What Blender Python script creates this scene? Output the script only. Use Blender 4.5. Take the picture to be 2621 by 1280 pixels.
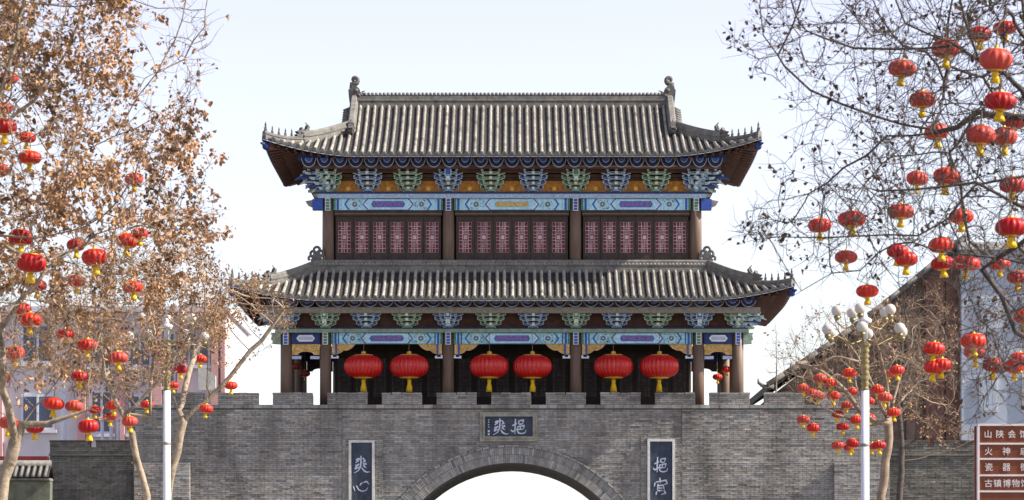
import bpy, math, random
import numpy as np
from mathutils import Vector, Matrix, noise as mnoise

random.seed(7); RNG = np.random.default_rng(7)
SC = bpy.context.scene
COL = SC.collection
for o in list(bpy.data.objects): bpy.data.objects.remove(o)

# ------------------------------------------------------------------ camera, sky, sun, exposure
FPX, CAMD, CAMZ, HORIZON = 8333.0, 100.0, 1.7, 1538.0      # photo is 2621 px wide
cam = bpy.data.cameras.new('camera'); camo = bpy.data.objects.new('camera', cam); COL.objects.link(camo)
camo.location = (0, -CAMD, CAMZ); camo.rotation_euler = (math.pi/2, 0, 0)
cam.sensor_width = 36; cam.lens = 36*FPX/2621
cam.shift_y = (HORIZON-640)/2621
cam.clip_start = 0.5; cam.clip_end = 3000
cam.dof.use_dof = True; cam.dof.focus_distance = 98.5; cam.dof.aperture_fstop = 7.0
SC.camera = camo
SUN = Vector((4.0, -0.49, 3.3)).normalized()               # towards the sun: from the right, almost along the wall
elev = math.asin(SUN.z); azim = math.atan2(SUN.x, SUN.y)
w = bpy.data.worlds.new('World'); SC.world = w; w.use_nodes = True
nt = w.node_tree; bg = nt.nodes['Background']
sky = nt.nodes.new('ShaderNodeTexSky'); sky.sky_type = 'NISHITA'; sky.sun_disc = False
sky.sun_elevation = elev; sky.sun_rotation = azim; sky.air_density = 1.0; sky.dust_density = 0.8; sky.ozone_density = 1.0
hs = nt.nodes.new('ShaderNodeHueSaturation'); hs.inputs['Saturation'].default_value = 0.55; hs.inputs['Hue'].default_value = 0.545   # thin winter haze
nt.links.new(sky.outputs[0], hs.inputs['Color']); nt.links.new(hs.outputs[0], bg.inputs[0]); bg.inputs[1].default_value = 0.11
sl = bpy.data.lights.new('sun', 'SUN'); sl.energy = 5.0; sl.angle = math.radians(0.5); sl.color = (1.0, 0.92, 0.80)
so = bpy.data.objects.new('sun', sl); COL.objects.link(so); so.rotation_euler = SUN.to_track_quat('Z', 'Y').to_euler(); so.location = (30, -20, 40)
SC.view_settings.view_transform = 'Standard'; SC.view_settings.look = 'None'; SC.view_settings.gamma = 1.0
SC.view_settings.exposure = 1.12
SC.render.engine = 'CYCLES'; SC.cycles.use_denoising = True
SC.cycles.max_bounces = 5; SC.cycles.diffuse_bounces = 3; SC.cycles.glossy_bounces = 2; SC.cycles.transmission_bounces = 3
SC.cycles.caustics_reflective = False; SC.cycles.caustics_refractive = False

def P(px, py, d):
    return Vector(((px-1310.5)/FPX*d, d-CAMD, CAMZ+(HORIZON-py)/FPX*d))

# ------------------------------------------------------------------ materials
MATS = {}
def mat(name, col, rough=0.8, var=0.25, scale=6.0, bump=0.0, bscale=30.0, tint=False, metal=0.0, dirt=None, dscale=0.7, damt=0.5,
        trans=0.0, sheen=0.0, stretch=(1, 1, 1), coat=0.0, spec=0.3, bloom=None, dlo=0.47):
    if name in MATS: return MATS[name]
    m = bpy.data.materials.new(name); m.use_nodes = True; t = m.node_tree; N = t.nodes; L = t.links
    b = N['Principled BSDF']; b.inputs['Roughness'].default_value = rough; b.inputs['Metallic'].default_value = metal
    b.inputs['Specular IOR Level'].default_value = spec
    geo = N.new('ShaderNodeNewGeometry'); mp = N.new('ShaderNodeMapping'); mp.inputs['Scale'].default_value = stretch
    L.new(geo.outputs['Position'], mp.inputs[0])
    no = N.new('ShaderNodeTexNoise'); no.inputs['Scale'].default_value = scale; no.inputs['Detail'].default_value = 5; L.new(mp.outputs[0], no.inputs['Vector'])
    mx = N.new('ShaderNodeMix'); mx.data_type = 'RGBA'
    mx.inputs[6].default_value = (*[max(0, c*(1-var)) for c in col], 1); mx.inputs[7].default_value = (*[min(1, c*(1+var)) for c in col], 1)
    rp = N.new('ShaderNodeMapRange'); rp.inputs[1].default_value = 0.3; rp.inputs[2].default_value = 0.7; L.new(no.outputs[0], rp.inputs[0]); L.new(rp.outputs[0], mx.inputs[0])
    out = mx.outputs[2]
    if tint:
        at = N.new('ShaderNodeAttribute'); at.attribute_name = 'tint'
        m2 = N.new('ShaderNodeMix'); m2.data_type = 'RGBA'; m2.blend_type = 'MULTIPLY'; m2.inputs[0].default_value = 1
        L.new(out, m2.inputs[6]); L.new(at.outputs['Color'], m2.inputs[7]); out = m2.outputs[2]
    if dirt:
        n2 = N.new('ShaderNodeTexNoise'); n2.inputs['Scale'].default_value = dscale; n2.inputs['Detail'].default_value = 7; n2.inputs['Roughness'].default_value = 0.65
        mp2 = N.new('ShaderNodeMapping'); mp2.inputs['Scale'].default_value = (1.6, 1.6, 0.55); L.new(geo.outputs['Position'], mp2.inputs[0]); L.new(mp2.outputs[0], n2.inputs['Vector'])
        r2 = N.new('ShaderNodeMapRange'); r2.inputs[1].default_value = dlo; r2.inputs[2].default_value = dlo+.2; r2.inputs[4].default_value = damt; L.new(n2.outputs[0], r2.inputs[0])
        m3 = N.new('ShaderNodeMix'); m3.data_type = 'RGBA'; L.new(r2.outputs[0], m3.inputs[0]); L.new(out, m3.inputs[6]); m3.inputs[7].default_value = (*dirt, 1); out = m3.outputs[2]
    if bloom:      # salt bloom in short level streaks
        n5 = N.new('ShaderNodeTexNoise'); n5.inputs['Scale'].default_value = 1.7; n5.inputs['Detail'].default_value = 6; n5.inputs['Roughness'].default_value = 0.7
        mp5 = N.new('ShaderNodeMapping'); mp5.inputs['Scale'].default_value = (0.55, 1, 3.2); mp5.inputs['Location'].default_value = (3.1, 0, 1.7); L.new(geo.outputs['Position'], mp5.inputs[0]); L.new(mp5.outputs[0], n5.inputs['Vector'])
        r5 = N.new('ShaderNodeMapRange'); r5.inputs[1].default_value = 0.60; r5.inputs[2].default_value = 0.70; r5.inputs[4].default_value = 0.65; L.new(n5.outputs[0], r5.inputs[0])
        m5 = N.new('ShaderNodeMix'); m5.data_type = 'RGBA'; L.new(r5.outputs[0], m5.inputs[0]); L.new(out, m5.inputs[6]); m5.inputs[7].default_value = (*bloom, 1); out = m5.outputs[2]
    L.new(out, b.inputs['Base Color'])
    if bump:
        n4 = N.new('ShaderNodeTexNoise'); n4.inputs['Scale'].default_value = bscale; n4.inputs['Detail'].default_value = 4; L.new(mp.outputs[0], n4.inputs['Vector'])
        bp = N.new('ShaderNodeBump'); bp.inputs['Strength'].default_value = bump; bp.inputs['Distance'].default_value = 0.02
        L.new(n4.outputs[0], bp.inputs['Height']); L.new(bp.outputs[0], b.inputs['Normal'])
    if sheen: b.inputs['Sheen Weight'].default_value = sheen; b.inputs['Sheen Roughness'].default_value = 0.3
    if coat: b.inputs['Coat Weight'].default_value = coat
    if trans:
        tr = N.new('ShaderNodeBsdfTranslucent'); L.new(out, tr.inputs[0]); ms = N.new('ShaderNodeMixShader'); ms.inputs[0].default_value = trans
        L.new(b.outputs[0], ms.inputs[1]); L.new(tr.outputs[0], ms.inputs[2]); L.new(ms.outputs[0], N['Material Output'].inputs[0])
    MATS[name] = m; return m

M_brick = mat('grey_brick', (0.27, 0.257, 0.24), 0.9, 0.22, 9, 0.6, 60, tint=True, dirt=(0.06, 0.055, 0.05), dscale=0.5, damt=0.62, bloom=(0.46, 0.44, 0.41), dlo=0.44)
M_brickdark = mat('dark_wing_brick', (0.14, 0.132, 0.115), 0.9, 0.25, 7, 0.6, 60, tint=True, dirt=(0.045, 0.043, 0.036), dscale=0.6, damt=0.7)
M_mortar = mat('mortar', (0.17, 0.165, 0.155), 0.95, 0.2, 8, 0.3)
M_ringbrick = mat('arch_brick', (0.265, 0.257, 0.243), 0.9, 0.2, 9, 0.5, 60, tint=True, dirt=(0.13, 0.125, 0.11), dscale=0.8)
M_stone = mat('plaque_stone', (0.26, 0.25, 0.21), 0.85, 0.25, 6, 0.5, 40, dirt=(0.11, 0.11, 0.07), dscale=1.4)
M_whitestone = mat('pale_stone', (0.55, 0.54, 0.51), 0.8, 0.15, 8, 0.2, dirt=(0.35, 0.33, 0.29), dscale=1.2)
M_slate = mat('blue_slate', (0.031, 0.044, 0.068), 0.6, 0.3, 6, 0.2, dirt=(0.07, 0.08, 0.10), dscale=1.5)
M_ink = mat('pale_inscription', (0.46, 0.50, 0.60), 0.8, 0.15, 12)
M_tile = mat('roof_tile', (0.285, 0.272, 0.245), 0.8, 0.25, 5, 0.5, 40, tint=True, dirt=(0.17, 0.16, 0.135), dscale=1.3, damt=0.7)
M_pan = mat('pan_tile', (0.036, 0.034, 0.034), 0.85, 0.35, 9, 0.6, 25, dirt=(0.07, 0.066, 0.058), dscale=2.0, damt=0.4)  # far darker than the ribs: the shade between them is put into the colour
M_ridge = mat('ridge_tile', (0.14, 0.135, 0.125), 0.8, 0.35, 8, 0.6, 35, dirt=(0.24, 0.23, 0.2), dscale=1.5)
M_beast = mat('glazed_beast', (0.105, 0.10, 0.095), 0.7, 0.4, 14, 0.7, 40)
M_column = mat('column_paint', (0.14, 0.092, 0.068), 0.55, 0.18, 5, 0.15, 20, stretch=(3, 3, 0.4))
M_dark = mat('dark_timber', (0.030, 0.021, 0.018), 0.75, 0.3, 6, 0.2)
M_frame = mat('window_timber', (0.050, 0.036, 0.030), 0.7, 0.3, 6, 0.2)
M_redbrown = mat('red_brown_board', (0.085, 0.04, 0.03), 0.7, 0.3, 5, 0.2)
M_soffit = mat('soffit_board', (0.085, 0.052, 0.036), 0.75, 0.3, 5, 0.2)
M_orange = mat('orange_board', (0.50, 0.215, 0.045), 0.7, 0.3, 12, 0.1)
M_yellow = mat('carved_yellow', (0.52, 0.36, 0.16), 0.7, 0.35, 16, 0.5, 50)
M_pale = mat('pale_outline', (0.50, 0.62, 0.66), 0.7, 0.2, 12)
M_cyan = mat('cyan_paint', (0.28, 0.52, 0.60), 0.65, 0.35, 14)
M_cyanlt = mat('light_cyan_paint', (0.36, 0.62, 0.76), 0.65, 0.2, 12)
M_green = mat('green_paint', (0.065, 0.19, 0.13), 0.65, 0.3, 10)
M_greengrey = mat('grey_green_paint', (0.20, 0.27, 0.215), 0.7, 0.25, 8)
M_blue = mat('blue_paint', (0.035, 0.085, 0.36), 0.6, 0.25, 10)
M_bluedk = mat('dark_blue_paint', (0.020, 0.035, 0.13), 0.65, 0.3, 10)
M_purple = mat('purple_paint', (0.17, 0.12, 0.34), 0.7, 0.55, 26)
M_lilac = mat('lilac_paint', (0.40, 0.44, 0.60), 0.7, 0.3, 30)
M_white = mat('white_paint', (0.62, 0.66, 0.72), 0.65, 0.12, 10)
M_greywood = mat('weathered_purlin', (0.25, 0.225, 0.205), 0.8, 0.25, 9, 0.2)
M_pane = mat('pink_paper_pane', (0.56, 0.38, 0.40), 0.7, 0.25, 3)
M_lattice = mat('maroon_lattice', (0.145, 0.026, 0.045), 0.6, 0.25, 12)
M_darkpane = mat('dim_pane', (0.10, 0.085, 0.085), 0.6, 0.3, 5)
M_red = mat('red_silk', (0.50, 0.010, 0.008), 0.28, 0.12, 9, trans=0.06, spec=0.5)
M_red2 = mat('red_lantern_cloth', (0.52, 0.018, 0.011), 0.45, 0.15, 9, trans=0.08, spec=0.35)
M_red3 = mat('dull_red_cloth', (0.26, 0.045, 0.03), 0.6, 0.2, 9, trans=0.1)
M_gold = mat('gold_trim', (0.72, 0.40, 0.05), 0.4, 0.2, 12, metal=0.3)
M_tassel = mat('yellow_tassel', (0.80, 0.50, 0.02), 0.7, 0.2, 30, trans=0.15)
M_cord = mat('cord', (0.20, 0.16, 0.12), 0.8)
M_bark = mat('pale_bark', (0.28, 0.22, 0.16), 0.9, 0.4, 7, 0.6, 25, dirt=(0.10, 0.085, 0.06), dscale=3.0, damt=0.8)
M_barkdk = mat('backlit_bark', (0.07, 0.056, 0.05), 0.9, 0.35, 7, 0.6, 25)  # backlit side of the right-hand trees painted in as darker bark
M_twig = mat('tan_twig', (0.22, 0.165, 0.12), 0.9, 0.3, 5)
M_leaf = mat('dry_leaf', (0.41, 0.238, 0.128), 0.7, 0.3, 3, tint=True, trans=0.12)
M_leafdk = mat('backlit_dry_leaf', (0.12, 0.072, 0.05), 0.8, 0.3, 3, tint=True, trans=0.2)  # dry leaf darkened in colour for the shaded side of the backlit tree
M_pole = mat('white_pole_paint', (0.60, 0.61, 0.65), 0.4, 0.06, 4, dirt=(0.5, 0.5, 0.5), dscale=1.5, damt=0.3)
M_globe = mat('opal_globe', (0.52, 0.48, 0.44), 0.25, 0.06, 4, trans=0.15, spec=0.5)
M_brass = mat('gilded_metal', (0.24, 0.185, 0.085), 0.45, 0.3, 12, metal=0.5)
M_sign = mat('brown_sign', (0.155, 0.042, 0.018), 0.5, 0.12, 4, dirt=(0.2, 0.07, 0.03), dscale=3)
M_signline = mat('sign_white', (0.66, 0.60, 0.60), 0.5, 0.08, 5)
M_hall = mat('brown_hall_wall', (0.10, 0.07, 0.057), 0.85, 0.4, 5, 0.3, 20, dirt=(0.20, 0.14, 0.11), dscale=1.2)
M_hallred = mat('red_brick_pier', (0.135, 0.07, 0.055), 0.85, 0.3, 5, 0.3)
M_bluewall = mat('pale_blue_wall', (0.34, 0.385, 0.46), 0.8, 0.1, 2, dirt=(0.28, 0.32, 0.39), dscale=0.5)
M_lavender = mat('lavender_wall', (0.62, 0.585, 0.62), 0.8, 0.06, 2, dirt=(0.50, 0.47, 0.50), dscale=0.6)
M_pink = mat('pink_pilaster', (0.60, 0.35, 0.33), 0.75, 0.08, 3, dirt=(0.55, 0.27, 0.25), dscale=1)
M_glass = mat('dark_window_glass', (0.03, 0.045, 0.11), 0.12, 0.2, 2, spec=0.6)
M_trimred = mat('red_trim', (0.42, 0.06, 0.06), 0.6, 0.15, 5)
M_ground = mat('paving', (0.26, 0.255, 0.245), 0.9, 0.2, 1.5, 0.3, 8, dirt=(0.18, 0.175, 0.165), dscale=0.3)
M_earth = mat('bare_earth', (0.22, 0.19, 0.15), 0.95, 0.25, 0.4, 0.3, 5)
M_road = mat('asphalt', (0.055, 0.055, 0.055), 0.9, 0.2, 3, 0.3, 40)

# ------------------------------------------------------------------ mesh helpers
class MB:
    def __init__(s): s.v = []; s.f = []; s.m = []; s.t = []; s.sm = []
    def add(s, vs, fs, m=0, t=(1, 1, 1), sm=False):
        k = len(s.v); s.v.extend([tuple(p) for p in vs])
        for f in fs: s.f.append(tuple(i+k for i in f)); s.m.append(m); s.t.append(t); s.sm.append(sm)
        return s
    def box(s, x0, x1, y0, y1, z0, z1, m=0, t=(1, 1, 1)):
        return s.add([(x0, y0, z0), (x1, y0, z0), (x1, y1, z0), (x0, y1, z0), (x0, y0, z1), (x1, y0, z1), (x1, y1, z1), (x0, y1, z1)],
                     [(0, 3, 2, 1), (4, 5, 6, 7), (0, 1, 5, 4), (1, 2, 6, 5), (2, 3, 7, 6), (3, 0, 4, 7)], m, t)
    def prism(s, poly, y0, y1, m=0, t=(1, 1, 1)):      # poly in (x,z), front at y0
        n = len(poly); vs = [(x, y0, z) for x, z in poly]+[(x, y1, z) for x, z in poly]
        fs = [tuple(range(n)), tuple(range(2*n-1, n-1, -1))]+[(i, i+n, (i+1) % n+n, (i+1) % n) for i in range(n)]
        return s.add(vs, fs, m, t)
    def lathe(s, prof, n=16, c=(0, 0, 0), m=0, ribs=0, amp=0.0, sm=True, t=(1, 1, 1)):   # prof: (r,z) bottom to top
        vs = []
        for r, z in prof:
            for k in range(n):
                a = 2*math.pi*k/n; rr = r*(1-amp*(1-abs(math.sin(ribs*a/2)))) if ribs > 1 else r*(1-amp*(k % 2)) if ribs else r
                vs.append((c[0]+rr*math.cos(a), c[1]+rr*math.sin(a), c[2]+z))
        fs = [(i*n+k, i*n+(k+1) % n, (i+1)*n+(k+1) % n, (i+1)*n+k) for i in range(len(prof)-1) for k in range(n)]
        fs += [tuple(range(n-1, -1, -1)), tuple(range((len(prof)-1)*n, len(prof)*n))]
        return s.add(vs, fs, m, t, sm)
    def tube(s, pts, rad, n=6, m=0, cap=True, sm=True, t=(1, 1, 1)):
        vs = []; pts = [Vector(p) for p in pts]; ref = None
        for i, p in enumerate(pts):
            d = (pts[min(i+1, len(pts)-1)]-pts[max(i-1, 0)])
            d = d.normalized() if d.length > 1e-9 else Vector((0, 0, 1))
            if ref is None: ref = d.orthogonal().normalized()
            ref = ref-d*ref.dot(d)
            ref = ref.normalized() if ref.length > 1e-6 else d.orthogonal().normalized()
            q = d.cross(ref); r = rad[i] if hasattr(rad, '__len__') else rad
            for k in range(n):
                a = 2*math.pi*k/n; vs.append(p+(ref*math.cos(a)+q*math.sin(a))*r)
        fs = [(i*n+k, i*n+(k+1) % n, (i+1)*n+(k+1) % n, (i+1)*n+k) for i in range(len(pts)-1) for k in range(n)]
        if cap: fs += [tuple(range(n-1, -1, -1)), tuple(range((len(pts)-1)*n, len(pts)*n))]
        return s.add(vs, fs, m, t, sm)
    def ball(s, c, r, n=10, m=0, sz=1.0):
        pr = [(r*math.sin(math.pi*i/8)+1e-4, -r*sz*math.cos(math.pi*i/8)) for i in range(9)]
        return s.lathe(pr, n, c, m)
    def mesh(s, name, mats):
        me = bpy.data.meshes.new(name); me.from_pydata(s.v, [], s.f)
        for m in (mats if isinstance(mats, (list, tuple)) else [mats]): me.materials.append(m)
        me.polygons.foreach_set('material_index', s.m); me.polygons.foreach_set('use_smooth', s.sm)
        if any(t != (1, 1, 1) for t in s.t):
            at = me.attributes.new('tint', 'FLOAT_COLOR', 'FACE')
            at.data.foreach_set('color', np.array([(*t, 1) for t in s.t], dtype=np.float32).ravel())
        elif any('tint' == 'tint' and x.name in ('roof_tile', 'grey_brick', 'dark_wing_brick', 'arch_brick', 'dry_leaf', 'backlit_dry_leaf') for x in me.materials):
            at = me.attributes.new('tint', 'FLOAT_COLOR', 'FACE'); at.data.foreach_set('color', np.ones(4*len(s.f), dtype=np.float32))
        me.update(); return me

def empty(name, loc=(0, 0, 0), label=None, cat=None, group=None):
    o = bpy.data.objects.new(name, None); COL.objects.link(o); o.location = loc; o.empty_display_size = 0.2
    tag(o, label, cat, group); return o
def tag(o, label=None, cat=None, group=None, kind=None):
    if label: o['label'] = label
    if cat: o['category'] = cat
    if group: o['group'] = group
    if kind: o['kind'] = kind
    return o
def wmat(o):
    return o.matrix_basis if o.parent is None else wmat(o.parent) @ o.matrix_parent_inverse @ o.matrix_basis
def O(name, me, mats=None, parent=None, loc=None, kind=None, label=None, rot=None, world=True):
    """link a mesh (or MB); world=True: its coordinates are world ones although it has a parent"""
    if isinstance(me, MB): me = me.mesh(name, mats)
    o = bpy.data.objects.new(name, me); COL.objects.link(o)
    if loc is not None: o.location = loc
    if rot is not None: o.rotation_euler = rot
    if parent is not None:
        o.parent = parent
        if world: o.matrix_parent_inverse = wmat(parent).inverted()
    return tag(o, label, None, None, kind)
def lerp(a, b, t): return a+(b-a)*t

# ------------------------------------------------------------------ ground
o = O('ground', MB().add([(-1500, -300, 0), (1500, -300, 0), (1500, 2500, 0), (-1500, 2500, 0)], [(0, 1, 2, 3)]), M_earth, kind='structure')
o = O('pavement', MB().add([(-40, -90, 0.004), (40, -90, 0.004), (40, 60, 0.004), (-40, 60, 0.004)], [(0, 1, 2, 3)]), M_ground, kind='structure')
o = O('road', MB().add([(-3.6, -90, 0.008), (3.6, -90, 0.008), (3.6, 60, 0.008), (-3.6, 60, 0.008)], [(0, 1, 2, 3)]), M_road, kind='structure')

# ------------------------------------------------------------------ gate wall
WY = -1.72; ACX, ACZ, AR = 0.0, 2.065, 3.81
def tintrand(a=0.12, warm=0.05):
    r = random.random(); k = 1+random.uniform(-a, a)
    if r < 0.08: k *= 0.68
    elif r > 0.95: k *= 1.3
    wv = random.uniform(-warm, warm)
    return (k*(1+wv), k, k*(1-wv))
def brick_face(mb, x0, x1, z0, z1, y, inside=None, L=0.26, H=0.062, g=0.007, dep=0.05, m=0):
    nz = max(1, round((z1-z0)/H)); H = (z1-z0)/nz
    for j in range(nz):
        za, zb = z0+j*H+g/2, z0+(j+1)*H-g/2
        x = x0-(L/2 if j % 2 else 0)
        row = random.uniform(-0.004, 0.004); rt = random.uniform(0.88, 1.12)
        while x < x1-0.02:
            a, b = max(x, x0)+g/2, min(x+L, x1)-g/2; x += L
            if b-a < 0.02: continue
            if inside and not inside((a+b)/2, (za+zb)/2): continue
            pr = random.uniform(0.0, 0.014)+row
            if random.random() < 0.04: pr -= 0.012
            t = tintrand(); mb.box(a, b, y-pr-0.012, y+dep, za, zb, m, tuple(c*rt for c in t))
def arch_out(r):
    return lambda x, z: z > ACZ and math.hypot(x-ACX, z-ACZ) > r or z <= ACZ and abs(x-ACX) > r
gw = empty('gate_wall', (0, WY, 0), 'long grey brick gate wall with battlements and a round arch under the tower', 'wall')
ZT = 7.50
# core with the arch through it (front barrel), taller vault behind
def arch_core(y0, y1, r, cz, xa, xb, zt, name, m):
    n = 40
    arc = [(ACX+r*math.cos(math.pi*k/n), cz+r*math.sin(math.pi*k/n)) for k in range(n+1)]
    mb = MB(); poly = [(xa, 0), (xa, zt), (xb, zt), (xb, 0), (ACX+r, 0)]+arc+[(ACX-r, 0)]
    # strips instead of one concave face
    for yy, flip in ((y0, 0), (y1, 1)):
        for k in range(n):
            (xA, zA), (xB, zB) = arc[k], arc[k+1]
            q = [(xA, yy, zA), (xA, yy, zt), (xB, yy, zt), (xB, yy, zB)]; mb.add(q, [(3, 2, 1, 0) if flip else (0, 1, 2, 3)])
        for xA, xB in ((xa, ACX-r), (ACX+r, xb)):
            mb.add([(xA, yy, 0), (xB, yy, 0), (xB, yy, zt), (xA, yy, zt)], [(0, 1, 2, 3)])
    full = [(ACX+r, 0)]+arc+[(ACX-r, 0)]
    for k in range(len(full)-1):
        a, b = full[k], full[k+1]
        mb.add([(a[0], y0, a[1]), (a[0], y1, a[1]), (b[0], y1, b[1]), (b[0], y0, b[1])], [(0, 1, 2, 3)])
    for x in (xa, xb): mb.add([(x, y0, 0), (x, y1, 0), (x, y1, zt), (x, y0, zt)], [(0, 1, 2, 3)])
    mb.add([(xa, y0, zt), (xb, y0, zt), (xb, y1, zt), (xa, y1, zt)], [(0, 1, 2, 3)])
    return O(name, mb, m, gw)
XW = 11.37
arch_core(WY, WY+6.8, AR, ACZ, -XW, XW, 7.2, 'wall_core', M_mortar)
arch_core(WY+6.82, 8.2, AR+0.55, ACZ+0.1, -XW, XW, 7.2, 'rear_core', M_mortar)
mb = MB(); brick_face(mb, -5.13, 5.13, 0, ZT-0.03, WY, arch_out(AR+0.52)); O('brick_facing', mb, M_brick, gw, kind='stuff')
for s in (-1, 1):
    mb = MB(); a, b = sorted((s*5.13, s*XW)); brick_face(mb, a, b, 0, ZT-0.03, WY-0.04, dep=0.08); O('flank_facing', mb, M_brick, gw, kind='stuff')
    # brick pier round the couplet
    a, b = sorted((s*5.13-s*0.005, s*3.89)); mb = MB(); brick_face(mb, a, b, 0, 6.63, WY-0.035, L=0.2, dep=0.06); O('pier', mb, M_brick, gw, kind='stuff')
    a, b = sorted((s*9.70, s*XW)); mb = MB(); brick_face(mb, a, b, 0, 5.86, WY-0.30, dep=0.3); O('buttress', mb, M_brick, gw, kind='stuff')
# arch ring: two courses of bricks on edge and a thin projecting edge course
for r0, r1, n, pr, nm in ((AR-0.01, AR+0.235, 188, 0.03, 'arch_ring'), (AR+0.245, AR+0.47, 196, 0.024, 'arch_ring'), (AR+0.475, AR+0.53, 60, 0.055, 'arch_hood')):
    mb = MB()
    for k in range(n):
        a0, a1 = math.pi*(k+0.06)/n, math.pi*(k+0.94)/n; q = []; p_ = pr+random.uniform(0, 0.012); t = tintrand(0.22)
        for rr, aa in ((r0, a0), (r1, a0), (r1, a1), (r0, a1)): q.append((ACX+rr*math.cos(aa), ACZ+rr*math.sin(aa)))
        mb.prism(q, WY-p_, WY+0.12, 0, t)
    O(nm, mb, M_ringbrick, gw, kind='stuff')
mb = MB()
for s in (-1, 1): brick_face(mb, *sorted((s*(AR), s*(AR+0.5))), 0, ACZ-0.01, WY-0.02)
O('arch_jamb', mb, M_ringbrick, gw, kind='stuff')
# string course, parapet and merlons
mb = MB()
x = -XW
while x < XW-0.05:
    L = random.uniform(0.27, 0.31); b = min(x+L, XW)
    mb.box(x+0.004, b-0.004, WY-0.075-random.uniform(0, .01), WY+0.30, ZT+0.01, ZT+0.115, 0, tintrand(0.2)); x = b
O('parapet_course', mb, M_brick, gw, kind='stuff')
mb = MB(); mb.box(-XW, XW, WY+0.02, WY+0.34, 7.15, 7.51); O('parapet_core', mb, M_mortar, gw)
mz = ZT+0.122
for k in range(-6, 7):
    mm = MB(); brick_face(mm, -0.605, 0.605, 0.0, 0.30, -0.05, dep=0.40, g=0.007); mm.box(-0.595, 0.595, -0.03, 0.33, 0.0, 0.29, 1)
    for j in range(4): mm.box(-0.612+j*0.306+0.003, -0.612+(j+1)*0.306-0.003-random.choice((0, 0, .02)), -0.09+random.uniform(-.012, .012), 0.36, 0.303, 0.365+random.uniform(-.014, .006), 0, tintrand(0.2))
    O('merlon', mm, [M_brick, M_mortar], gw, loc=(k*1.6486-0.022, WY, mz))
mb = MB(); mb.box(-11.1, 11.1, WY+0.35, 8.1, 7.21, 7.24); O('terrace_floor', mb, M_ground, gw)
# rear parapet
mb = MB(); mb.box(-XW, XW, 7.8, 8.2, 7.24, 7.6); O('rear_parapet', mb, M_mortar, gw)

# wing walls
for s, lab in ((-1, 'low dark brick wing wall with one merlon gap, beside the tiled garden wall'), (1, 'low dark brick wing wall with battlements behind the brown signboard')):
    wg = empty('wing_wall', (s*12.7, -1.5, 0), lab, 'wall')
    a, b = sorted((s*(XW+0.01), s*13.97)); mb = MB(); brick_face(mb, a, b, 0, 6.07, -1.6); O('brick_facing', mb, M_brickdark, wg, kind='stuff')
    mb = MB(); mb.box(a, b, -1.56, 3.0, 0, 6.08); O('wall_core', mb, M_mortar, wg)
    mb = MB(); mb.box(a-0.02, b+0.02, -1.68, -1.2, 6.085, 6.15); O('string_course', mb, M_brickdark, wg)
    mb = MB(); brick_face(mb, a, b, 6.155, 6.35, -1.6, dep=0.3); O('parapet', mb, M_brickdark, wg, kind='stuff')
    gx = s*12.66
    for xa, xb in ((a, gx-0.085), (gx+0.085, b)):
        mb = MB(); brick_face(mb, xa, xb, 6.355, 6.50, -1.6, dep=0.3); mb.box(xa-0.01, xb+0.01, -1.65, -1.25, 6.505, 6.555, 0, (0.6, 0.6, 0.6)); O('merlon', mb, M_brickdark, wg)

# ------------------------------------------------------------------ brush lettering
GLYPH = {
 'shuang': [[(.46, .02), (.46, .35), (.43, .62), (.30, .84), (.05, .97)], [(.5, .68), (.65, .85), (.8, .92), (.98, .9)], [(.2, .2), (.64, .15)], [(.16, .23), (.34, .34)], [(.36, .22), (.14, .42)],
            [(.12, .56), (.35, .5)], [(.35, .46), (.1, .70)], [(.1, .76), (.36, .63)], [(.6, .18), (.73, .34)], [(.72, .27), (.55, .39)], [(.57, .45), (.8, .5)], [(.76, .41), (.56, .6)], [(.58, .55), (.77, .69)]],
 'yi': [[(.31, .0), (.28, .5), (.27, .97)], [(.09, .44), (.42, .30)], [(.02, .70), (.12, .82), (.42, .62)], [(.5, .15), (.53, .36)], [(.5, .14), (.82, .08), (.75, .33)], [(.52, .35), (.75, .33)],
        [(.45, .5), (.87, .42), (.79, .66)], [(.62, .46), (.60, .66)], [(.45, .68), (.79, .66)], [(.45, .48), (.42, .75), (.50, .90), (.70, .94), (.91, .88), (.97, .70)]],
 'xin': [[(.02, .48), (.12, .92)], [(.2, .42), (.35, .80), (.55, .93), (.8, .85), (.92, .60)], [(.42, .42), (.50, .22), (.62, .18)], [(.64, .15), (.85, .05), (.98, .32)]],
 'xue': [[(.42, .0), (.46, .32)], [(.1, .28), (.03, .52)], [(.14, .26), (.84, .14), (.92, .34), (.70, .40)], [(.3, .36), (.24, .72)], [(.26, .46), (.66, .44), (.72, .72)], [(.3, .6), (.62, .6)], [(.24, .76), (.6, .74)],
         [(.70, .74), (.82, .90), (.5, .98)], [(.2, .8), (.15, 1.0)]]}
def glyph(key, x0, z1, wdt, hgt, y, parent, sw=0.085):
    mb = MB()
    for st in GLYPH[key]:
        pts = [Vector((x0+u*wdt, 0, z1-v*hgt)) for u, v in st]
        fine = []
        for i in range(len(pts)-1):
            for k in range(4): fine.append(pts[i].lerp(pts[i+1], k/4))
        fine.append(pts[-1]); n = len(fine); wd = sw*(wdt+hgt)/2; lft, rgt = [], []
        for i, p in enumerate(fine):
            d = (fine[min(i+1, n-1)]-fine[max(i-1, 0)]).normalized(); q = Vector((-d.z, 0, d.x)); t = i/(n-1)
            hw = wd*0.5*(1.15-0.55*abs(2*t-0.7)); lft.append(p+q*hw); rgt.append(p-q*hw)
        for i in range(n-1):
            mb.prism([(lft[i].x, lft[i].z), (rgt[i].x, rgt[i].z), (rgt[i+1].x, rgt[i+1].z), (lft[i+1].x, lft[i+1].z)][::-1], y-random.uniform(.006, .012), y+0.01)
    return O('inscription', mb, M_ink, parent, kind=None)
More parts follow.
